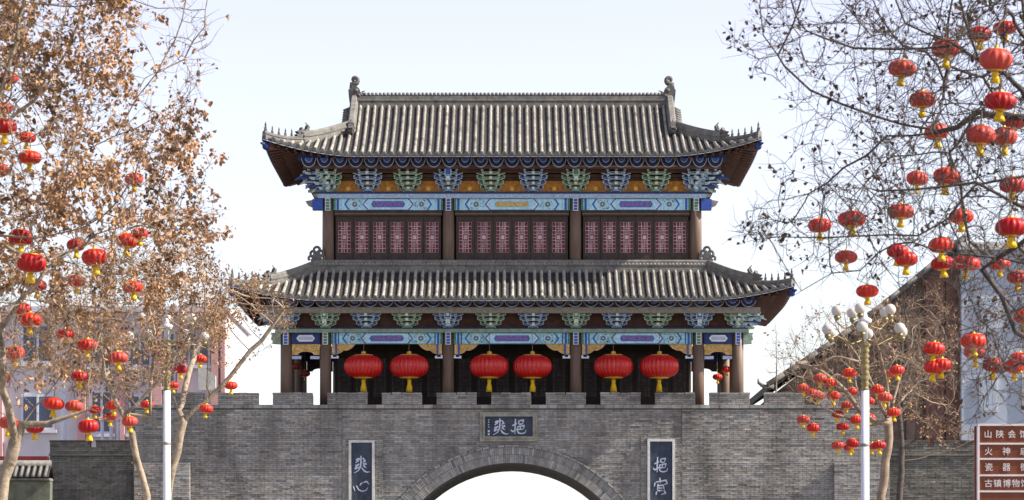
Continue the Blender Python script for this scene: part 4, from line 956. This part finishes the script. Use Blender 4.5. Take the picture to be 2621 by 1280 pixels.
# --- right trees
TD = Tree(); dD = 18.0; TC0[0] = dD
base = PT(2790, 1280, dD); base.z = 0
TD.limb([base, PT(2790, 1270, dD), PT(2770, 1050, dD), PT(2740, 900, dD)], step=.25)
TD.limb(PL([(2740, 900), (2690, 720), (2621, 672), (2560, 662), (2480, 655), (2400, 640), (2340, 624), (2290, 626), (2250, 645), (2205, 690), (2130, 700), (2050, 745)], 18), start=1, cap=.07)
TD.limb(PL([(2740, 900), (2680, 900), (2600, 850), (2560, 760), (2515, 685)], 17.4), start=1)
TD.limb(PL([(2740, 900), (2700, 560, 18.5), (2660, 340, 18.8), (2620, 300, 19), (2560, 300, 19), (2505, 286, 19), (2450, 325, 19), (2390, 338, 19.2), (2270, 350, 19.4), (2220, 395, 19.5), (2160, 430, 19.7), (2070, 500, 20)], 18), start=1, cap=.045)
TD.limb(PL([(2390, 330), (2310, 320), (2240, 300), (2160, 272), (2070, 232), (2010, 170), (1990, 140), (1955, 95), (1945, 20), (1950, -60)], 19.4), start=1, cap=.018)
TD.limb(PL([(1997, 154), (2030, 70), (2060, -20)], 19.4), start=1)
TD.limb(PL([(1997, 154), (1940, 155), (1880, 120)], 19.5), start=1)
TD.limb(PL([(2660, 340), (2621, 235), (2570, 190), (2510, 157), (2440, 115), (2380, 90), (2315, 55), (2280, -40)], 18.2), start=1, cap=.03)
TD.limb(PL([(2440, 115), (2370, 125), (2280, 128), (2190, 122), (2110, 95), (2060, 80)], 18.6), start=1)
TD.limb(PL([(2700, 560), (2600, 520), (2500, 470), (2420, 480), (2330, 486), (2250, 488)], 17), start=1, cap=.03)
TD.limb(PL([(2500, 470), (2430, 560), (2350, 600), (2200, 608), (2100, 610), (1990, 605), (1930, 610)], 18.5), start=1, cap=.028)
TD.limb(PL([(2690, 720), (2621, 780), (2520, 830), (2420, 855), (2340, 880)], 17), start=1)
TD.limb(PL([(2740, 900), (2650, 940), (2610, 930), (2530, 895)], 18), start=1)
TD.limb(PL([(2660, 340), (2640, 120), (2600, -60), (2560, -220)], 17.6), start=1)
TD.limb(PL([(2510, 157), (2470, 40), (2440, -100)], 18), start=1)
TD.limb(PL([(2610, 930), (2560, 960), (2520, 1010), (2500, 1060), (2505, 1090)], 18.2), start=1)
regD = [(1960, -250), (2900, -300), (2900, 1000), (2500, 1080), (2420, 900), (2380, 720), (2200, 740), (2090, 720), (1930, 650), (1860, 560), (1930, 480), (2030, 420), (2060, 330), (1990, 240), (1890, 150), (1900, 40)]
regD2 = [(2200, -250), (2900, -300), (2900, 900), (2480, 980), (2420, 820), (2400, 640), (2150, 600), (2120, 480), (2230, 400), (2240, 250), (2180, 60)]
LD = [(2507, 90, 62), (2569, 75, 62), (2422, 123, 74), (2553, 147, 88), (2315, 179, 72), (2362, 259, 72), (2564, 263, 82), (2598, 311, 64), (2392, 340, 66), (2514, 347, 80), (2569, 347, 70), (2350, 455, 58), (2432, 450, 70), (2592, 472, 68), (2097, 574, 58), (2179, 565, 70),
      (2308, 548, 68), (2460, 558, 64), (2588, 584, 82), (2167, 661, 58), (2298, 644, 58), (2319, 661, 60), (2404, 628, 64), (2408, 677, 60), (2480, 679, 70), (2557, 679, 56), (2219, 747, 56, 'single red lantern hanging low on a twig just over the lamp post globes'), (2606, 712, 56), (2625, 808, 60), (2492, 875, 68), (2494, 896, 58), (2394, 894, 56),
      (2413, 934, 54), (2396, 937, 52), (2548, 932, 56), (2596, 937, 54), (2612, 919, 56)]
hang(TD, LD, 16.2, 26, lambda l: 'small red lantern '+('on the topmost limb' if l[1] < 200 else 'under the upper arching limb' if l[1] < 400 else 'above the long level limb' if l[1] < 600 else 'close along the thick level limb' if l[1] < 760 else 'on the low twigs over the signboard')+' of the big bare tree', 'lanterns in the big bare tree')
TD.grow(scatter(regD, 1400, 16.5, 22)+scatter(regD2, 2300, 16, 22), step=.14, infl=1.3, kill=.17, iters=90, up=.0, maxn=11500)
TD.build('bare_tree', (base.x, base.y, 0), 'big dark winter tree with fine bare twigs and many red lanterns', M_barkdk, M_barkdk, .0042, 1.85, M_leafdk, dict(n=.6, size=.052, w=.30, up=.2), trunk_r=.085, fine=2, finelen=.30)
TE = Tree(); dE = 40.0; TC0[0] = dE
base = PT(2255, 1280, dE); base.z = 0
TE.limb([base, PT(2256, 1270, dE), PT(2268, 1180, dE), PT(2276, 1090, dE), PT(2272, 1075, dE)], step=.25)
TE.limb([Vector((PT(2197, 1280, dE).x, PT(2197, 1280, dE).y, 0)), PT(2197, 1270, dE), PT(2199, 1200, dE), PT(2197, 1120, dE), PT(2205, 1060, dE)], step=.25)
for br in ([(2272, 1085), (2240, 1080), (2205, 1058), (2165, 1000), (2100, 950), (2040, 930)], [(2274, 1075), (2250, 1010), (2200, 920), (2150, 850), (2110, 800)], [(2276, 1080), (2270, 980), (2250, 900), (2230, 830)], [(2276, 1080), (2300, 980), (2330, 900), (2370, 840)],
           [(2274, 1075), (2225, 985), (2130, 900), (2080, 880)], [(2272, 1085), (2210, 1090), (2140, 1060), (2060, 1020)], [(2205, 1060), (2190, 970), (2170, 880), (2160, 800)], [(2274, 1075), (2300, 1030), (2350, 980), (2400, 960)]): TE.limb([PT(x, y, dE+random.uniform(-1.2, 1.2)) for x, y in br], start=1)
LE = [(2174, 952, 36), (2099, 966, 36), (2127, 980, 36), (2056, 995, 36), (2081, 1004, 32), (2097, 1012, 34), (2133, 1011, 36), (2183, 1000, 32), (2294, 946, 38), (2278, 955, 32), (2243, 996, 36), (2267, 1016, 38), (2224, 1027, 34), (2286, 1055, 36), (2167, 1039, 34), (2147, 1059, 32),
      (2192, 1073, 36), (2224, 1071, 34), (2056, 1075, 34), (2083, 1093, 34), (2158, 1095, 34), (2142, 1138, 34), (2186, 1132, 36), (2174, 1148, 32), (2247, 1143, 38), (2233, 1145, 34)]
hang(TE, LE, 37, 43, lambda l: 'small red lantern '+('on the upper fanned twigs' if l[1] < 1005 else 'about the fork' if l[1] < 1085 else 'on the lowest drooping twigs')+' of the young tree before the gate wall', 'lanterns in the young tree')
regE = [(1960, 900), (2060, 800), (2160, 770), (2300, 780), (2420, 830), (2440, 960), (2340, 1060), (2240, 1040), (2100, 1040), (2010, 1010)]
TE.grow(scatter(regE, 1300, 37.5, 43), step=.17, infl=1.8, kill=.28, iters=60, up=.25, maxn=3600)
TE.build('young_tree', (base.x, base.y, 0), 'young grey-brown tree with a cluster of red lanterns behind the lamp post', M_twig, M_twig, .0042, 2.2, M_leaf, dict(n=.35, size=.06, w=.3, up=.4), trunk_r=.10, fine=2, finelen=.4)
TF = Tree(); dF = 46.0; TC0[0] = dF
base = PT(2302, 1280, dF); base.z = 0
TF.limb([base, PT(2303, 1270, dF), PT(2308, 1180, dF), PT(2303, 1080, dF), PT(2300, 1010, dF), PT(2306, 900, dF), PT(2315, 800, dF)], step=.25)
TF.limb(PL([(2308, 1185), (2400, 1160), (2460, 1140), (2500, 1120)], 46), start=1)
TF.limb(PL([(2305, 1160), (2350, 1120), (2400, 1080), (2440, 1020)], 46), start=1)
TF.limb(PL([(2303, 1060), (2360, 960), (2420, 880)], 46.5), start=1)
TF.grow(scatter([(2280, 760), (2420, 720), (2470, 820), (2460, 1000), (2480, 1130), (2400, 1150), (2330, 1060), (2290, 900), (2200, 860), (2260, 760)], 620, 44, 49), step=.2, infl=2, kill=.32, iters=50, up=.2, maxn=2600)
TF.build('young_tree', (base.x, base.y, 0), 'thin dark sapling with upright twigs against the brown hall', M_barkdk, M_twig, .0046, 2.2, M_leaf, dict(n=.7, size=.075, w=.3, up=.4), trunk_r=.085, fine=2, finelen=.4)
TG = Tree(); dG = 62.0; TC0[0] = dG
base = PT(1990, 1280, dG); base.z = 0
TG.limb([base, PT(1988, 1200, dG), PT(1986, 1000, dG), PT(1988, 860, dG), PT(1985, 820, dG)], step=.3)
TG.grow(scatter([(1930, 1000), (1950, 900), (1985, 820), (2010, 900), (2030, 1000)], 90, 61, 63), step=.25, infl=2, kill=.4, iters=30, up=.6, maxn=300)
TG.build('bare_sapling', (base.x, base.y, 0), 'faint thin bare sapling standing beyond the gate wall', M_twig, M_twig, .005, 2.4, M_leaf, dict(n=0, size=.05, w=.3), trunk_r=.035, fine=1, finelen=.4)

# ------------------------------------------------------------------ lamp posts
def lamp_post(px, d, top, lab, rot):
    d = d*KD; x, y = P(px, 1000, d).x, d-CAMD; Z = lambda py: CAMZ+(HORIZON-py)/FPX*d
    lp = empty('lamp_post', (x, y, 0), lab, 'lamp post', 'white lamp posts with globes')
    z1 = Z(1000); mb = MB(); mb.lathe([(.16, 0), (.16, .25), (.11, .4), (.10, .8), (.082, 1.0), (.075, z1)], 18, (x, y, 0)); O('pole', mb, M_pole, lp)
    for zb in (z1*.55, z1*.82): mb = MB(); mb.lathe([(.078, zb-.03), (.086, zb-.02), (.086, zb+.02), (.078, zb+.03)], 18, (x, y, 0)); O('pole_band', mb, M_greywood, lp)
    mb = MB(); mb.box(x-.04, x+.04, y-.10, y-.07, .9, 1.2); O('access_door', mb, M_greywood, lp)
    z2 = Z(882); mb = MB(); prof = [(.055, z1-.01), (.085, z1+.02), (.06, z1+.06)]
    n = 7
    for k in range(n): a = lerp(z1+.08, z2-.06, k/n); h = (z2-z1)/n; prof += [(.062, a), (.085, a+h*.45), (.06, a+h*.8)]
    prof += [(.10, z2-.03), (.11, z2), (.05, z2+.03)]; mb.lathe(prof, 12, (x, y, 0), ribs=1, amp=.12); O('gilded_shaft', mb, M_brass, lp)
    z3 = Z(top+22); mb = MB(); mb.lathe([(.045, z2), (.05, z3-.1), (.12, z3-.05), (.13, z3), (.05, z3+.05), (.02, z3+.16)], 12, (x, y, 0)); O('finial_shaft', mb, M_pole, lp)
    for tier, (rr, zz, cnt, off) in enumerate(((.52, Z(top), 5, .25), (.76, Z(top+50), 6, 0))):
        for k in range(cnt):
            a = 2*math.pi*(k+off)/cnt+rot; cx, cy = x+rr*math.cos(a), y+rr*math.sin(a); u = Vector((math.cos(a), math.sin(a), 0))
            st = Vector((x, y, z3-.02 if tier == 0 else z2+.1)); en = Vector((cx, cy, zz-.13)); arm = [st, st+u*rr*.35+Vector((0, 0, -.10)), st+u*rr*.75+Vector((0, 0, -.14 if tier == 0 else .05)), en+u*.02+Vector((0, 0, -.06)), en]
            mb = MB(); mb.tube(arm, [.017, .015, .013, .013, .025], 6); mb.lathe([(.02, -.05), (.055, -.01), (.06, .03)], 8, tuple(en)); o = O('lamp_arm', mb, M_brass, lp)
            mb = MB(); mb.ball((cx, cy, zz), .105, 16); O('globe', mb, M_globe, o, label=None)
    return lp
lamp_post(2214, 33.0, 796, 'white lamp post with opal globes and gilded shaft among the young tree lanterns', .35)
lamp_post(427, 36.5, 812, 'white lamp post with opal globes and gilded shaft between the brown-leaved trees', .1)

# ------------------------------------------------------------------ direction sign
dS = 24.0*KD; kS = FPX/dS
SX = lambda px: (px-1310.5)/kS
SZ = lambda py: CAMZ+(HORIZON-py)/kS
ys = dS-CAMD
sg = empty('direction_sign', (SX(2620), ys, 0), 'brown signboard with rows of white Chinese characters and pale dividing bars', 'sign')
x0, x1 = SX(2501), SX(2739)
mb = MB(); frame_boxes(mb, x0, x1, SZ(1345), SZ(1085), .028, ys-.045, ys+.045); O('frame', mb, M_signline, sg)
for px in (2504, 2736): mb = MB(); mb.tube([(SX(px), ys+.09, 0), (SX(px), ys+.09, SZ(1090))], .045, 10); O('post', mb, M_sign, sg)
rows = [(1090, 1133, '山陕会馆', [2528, 2558, 2589, 2619]), (1139, 1172, '火神庙', [2529, 2575, 2620]), (1178, 1214, '瓷器街', [2530, 2575, 2621]), (1220, 1255, '古镇博物馆', [2529, 2552, 2576, 2599, 2622]), (1261, 1299, '', [])]
def char_mesh(c, size):
    cu_ = bpy.data.curves.new('lettering', 'FONT'); cu_.body = c; cu_.size = size; cu_.align_x = 'CENTER'; cu_.offset = size*.004; cu_.extrude = .003
    ob = bpy.data.objects.new('lettering', cu_); COL.objects.link(ob); dg = bpy.context.evaluated_depsgraph_get(); me = bpy.data.meshes.new_from_object(ob.evaluated_get(dg)); bpy.data.objects.remove(ob); me.name = 'lettering'
    me.materials.clear(); me.materials.append(M_signline); return me
for ya, yb, txt, pxs in rows:
    mb = MB(); mb.box(x0+.03, x1-.03, ys-.03, ys+.03, SZ(yb)-.003, SZ(ya)+.003); pn = O('sign_panel', mb, M_sign, sg)
    mb = MB(); mb.box(x0+.029, x1-.029, ys-.042, ys+.03, SZ(yb+6)+.004, SZ(yb)-.004); O('divider_bar', mb, M_signline, sg)
    for c, px in zip(txt, pxs):
        sz = .112; o = O('lettering', char_mesh(c, sz), None, pn, loc=(SX(px), ys-.034, SZ((ya+yb)/2)-.041), rot=(math.pi/2, 0, 0))

# ------------------------------------------------------------------ buildings behind
def BP(d): d = d-55+CAMD; k = FPX/d; return (lambda px: (px-1310.5)/k), (lambda py: CAMZ+(HORIZON-py)/k), d-CAMD
X, Z, y = BP(76.0)
hl = empty('brown_hall', (X(2300), y, 0), 'tall brown gabled hall with grey tiled verge rising behind the bare trees', 'building')
apx, apz = X(2500), Z(592)
ex, ez = X(1962), Z(996)
mirror = 2*apx-ex
xc = X(2470); zc_ = lerp(ez, apz, (xc-ex)/(apx-ex))
mb = MB(); mb.prism([(ex+.5, 0), (xc, 0), (xc, zc_-.2), (ex+.5, ez)], y, y+14); O('gable_wall', mb, M_hall, hl)
apx, apz = xc, zc_
for s, e_ in ((1, ex),):
    n = 12; pts = [Vector((lerp(e_, apx, k/n), 0, lerp(ez, apz, k/n)-.25*math.sin(math.pi*k/n))) for k in range(n+1)]
    mb = MB()
    for i in range(n):
        a, b = pts[i], pts[i+1]; q = [(a.x, a.z-.1), (b.x, b.z-.1), (b.x, b.z+.16), (a.x, a.z+.16)]; mb.prism(q if s > 0 else q[::-1], y-.35, y+14.3)
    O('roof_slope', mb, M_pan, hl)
    mb = MB()
    for i in range(n):
        a, b = pts[i], pts[i+1]; mb.tube([(a.x, y-.36, a.z+.14), (b.x, y-.36, b.z+.14)], .10, 7)
    O('verge_tile', mb, M_ridge, hl)
    mb = MB(); mb.tube([(e_+s*.25, y-.3, ez+.10), (e_-s*.1, y-.3, ez+.06), (e_-s*.32, y-.3, ez+.22), (e_-s*.34, y-.3, ez+.38)], [.11, .09, .06, .02], 6); O('eave_finial', mb, M_ridge, hl); mb = MB(); mb.tube([(e_+s*.9, y-.3, ez+.5), (e_+s*.88, y-.3, ez+.95)], [.10, .03], 6); O('eave_finial', mb, M_ridge, hl)
for px in (2010, 2100, 2180, 2260, 2330):
    t = (X(px)-ex)/(apx-ex); mb = MB(); mb.box(X(px)-.16, X(px)+.16, y-.10, y+.05, 0, lerp(ez, apz, t)-.6); O('pilaster', mb, M_hall, hl)
for px, hw in ((2392, .35), (2440, .30)):
    t = (X(px)-ex)/(apx-ex); mb = MB(); mb.box(X(px)-hw, X(px)+hw, y-.16, y+.05, 0, lerp(ez, apz, t)-.6); O('brick_pier', mb, M_hallred, hl)
for k in range(9):
    z_ = Z(1120)+k*.75; 
    if z_ < apz-1:
        t = max(0, (z_+.7-ez)/(apz-ez)); xa = max(ex+.6, lerp(ex, apx, t)+.3)
        if xa < X(2370): mb = MB(); mb.box(xa, X(2365), y-.05, y+.04, z_, z_+.06); O('band_course', mb, M_hallred, hl)
X, Z, y = BP(75.4)
bw = empty('pale_blue_building', (X(2640), y, 0), 'flat-fronted pale blue building beside the brown hall', 'building')
mb = MB(); mb.box(X(2461), X(2900), y, y+8, 0, Z(640)); O('wall', mb, M_bluewall, bw)
mb = MB(); mb.box(X(2455), X(2906), y-.25, y+8.2, Z(640)+.003, Z(622)); O('cornice', mb, M_whitestone, bw)
for px in (2530, 2640, 2750):
    for py in (760, 960):
        f = O('window', MB().box(X(px-24), X(px+24), y-.06, y+.02, Z(py+95), Z(py)), M_whitestone, bw); O('pane', MB().box(X(px-20), X(px+20), y-.075, y-.03, Z(py+91), Z(py+4)), mat('pale_blue_glass', (0.33, 0.38, 0.47), 0.15, 0.1, 2, spec=0.6), f)
X, Z, y = BP(72.0)
lb = empty('white_pink_building', (X(200), y, 0), 'white and lavender building with pink pilasters behind the brown-leaved trees', 'building')
mb = MB(); mb.box(X(-420), X(578), y, y+10, 0, Z(800)); O('wall', mb, M_lavender, lb)
mb = MB(); mb.box(X(-430), X(588), y-.35, y+10.2, Z(800)+.004, Z(786)); O('cornice', mb, M_lavender, lb)
for a, b, t in ((394, 415, 802), (455, 477, 802), (542, 560, 802), (566, 577, 830), (300, 320, 802), (200, 220, 802), (-10, 8, 802)):
    mb = MB(); mb.box(X(a), X(b), y-.22, y+.05, 0, Z(t)+.0); O('pilaster', mb, M_pink, lb)
for a, b, t, u in ((55, 140, 1010, 1100), (55, 140, 830, 930), (232, 290, 1000, 1110), (330, 388, 1010, 1110), (330, 388, 850, 940), (420, 450, 850, 990), (482, 538, 845, 935), (-90, -20, 1010, 1100), (232, 290, 840, 940)):
    f = O('window', MB().box(X(a), X(b), y-.07, y+.02, Z(u), Z(t)), M_white, lb); O('pane', MB().box(X(a)+.08, X(b)-.08, y-.085, y-.03, Z(u)+.08, Z(t)-.08), M_glass, f); O('mullion', MB().box((X(a)+X(b))/2-.04, (X(a)+X(b))/2+.04, y-.11, y-.05, Z(u)+.02, Z(t)-.02), M_white, f); O('sill', MB().box(X(a)-.1, X(b)+.1, y-.2, y-.02, Z(u)-.12, Z(u)-.003), M_lavender, f)
mb = MB(); mb.prism([(X(517), Z(1005)), (X(561), Z(1005)), (X(561), Z(968)), (X(530), Z(946)), (X(517), Z(940))], y-1.4, y-1.2); O('awning_panel', mb, M_whitestone, lb)
mb = MB(); mb.box(X(500), X(579), y-1.6, y-.23, Z(845), Z(824)); O('canopy', mb, M_greywood, lb)
X, Z, y = BP(58.0)
for k, px in enumerate((164, 262, 284, 303)):
    mb = MB(); mb.tube([(X(px), y, 0), (X(px), y, Z(968 if k == 0 else 1075))], .09 if k == 0 else .05, 8); mb.ball((X(px), y, Z(968 if k == 0 else 1075)), .12 if k == 0 else .07, 8)
    o = O('railing_post', mb, M_pole); tag(o, 'thick white post standing behind the low wing wall' if k == 0 else 'slim white post of the railing behind the low wing wall', 'post', 'white posts behind the wing wall')
X, Z, y = BP(51.0)
tw = empty('garden_wall', (X(50), y, 0), 'low garden wall with grey ribbed tile coping beneath a red trim', 'wall')
mb = MB(); mb.box(X(-500), X(128), y, y+.5, 0, Z(1232)); O('wall_body', mb, mat('mossy_wall', (0.11, 0.115, 0.085), .9, .3, 4, .4, 20, dirt=(.05, .055, .04), dscale=1), tw)
mb = MB(); mb.box(X(-500), X(128), y-.14, y+.64, Z(1230), Z(1224)); O('wall_band', mb, M_ridge, tw)
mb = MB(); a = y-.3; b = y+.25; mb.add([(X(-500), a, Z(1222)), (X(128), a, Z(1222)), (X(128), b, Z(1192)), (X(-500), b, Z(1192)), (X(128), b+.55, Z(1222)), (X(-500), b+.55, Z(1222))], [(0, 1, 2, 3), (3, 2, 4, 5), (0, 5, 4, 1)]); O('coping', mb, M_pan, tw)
rb = MB(); rb.tube([(0, a-.02, Z(1222)+.03), (0, b, Z(1192)+.03)], .05, 7); rme = rb.mesh('coping_rib', M_ridge)
px = -300
while px < 126: O('coping_rib', rme, None, tw, loc=(X(px), 0, 0)); px += 15.5
mb = MB(); mb.tube([(X(-500), b, Z(1187)), (X(128), b, Z(1187))], .11, 8); O('coping_ridge', mb, M_ridge, tw)
X, Z, y = BP(60.0)
tr_ = O('boundary_wall', MB().box(X(-500), X(122), y, y+.3, 0, Z(1180)).box(X(-500), X(122), y-.06, y+.36, Z(1180)+.003, Z(1168), 1), [M_lavender, M_trimred]); tag(tr_, 'pale boundary wall with a red top edge behind the tiled garden wall', 'wall')
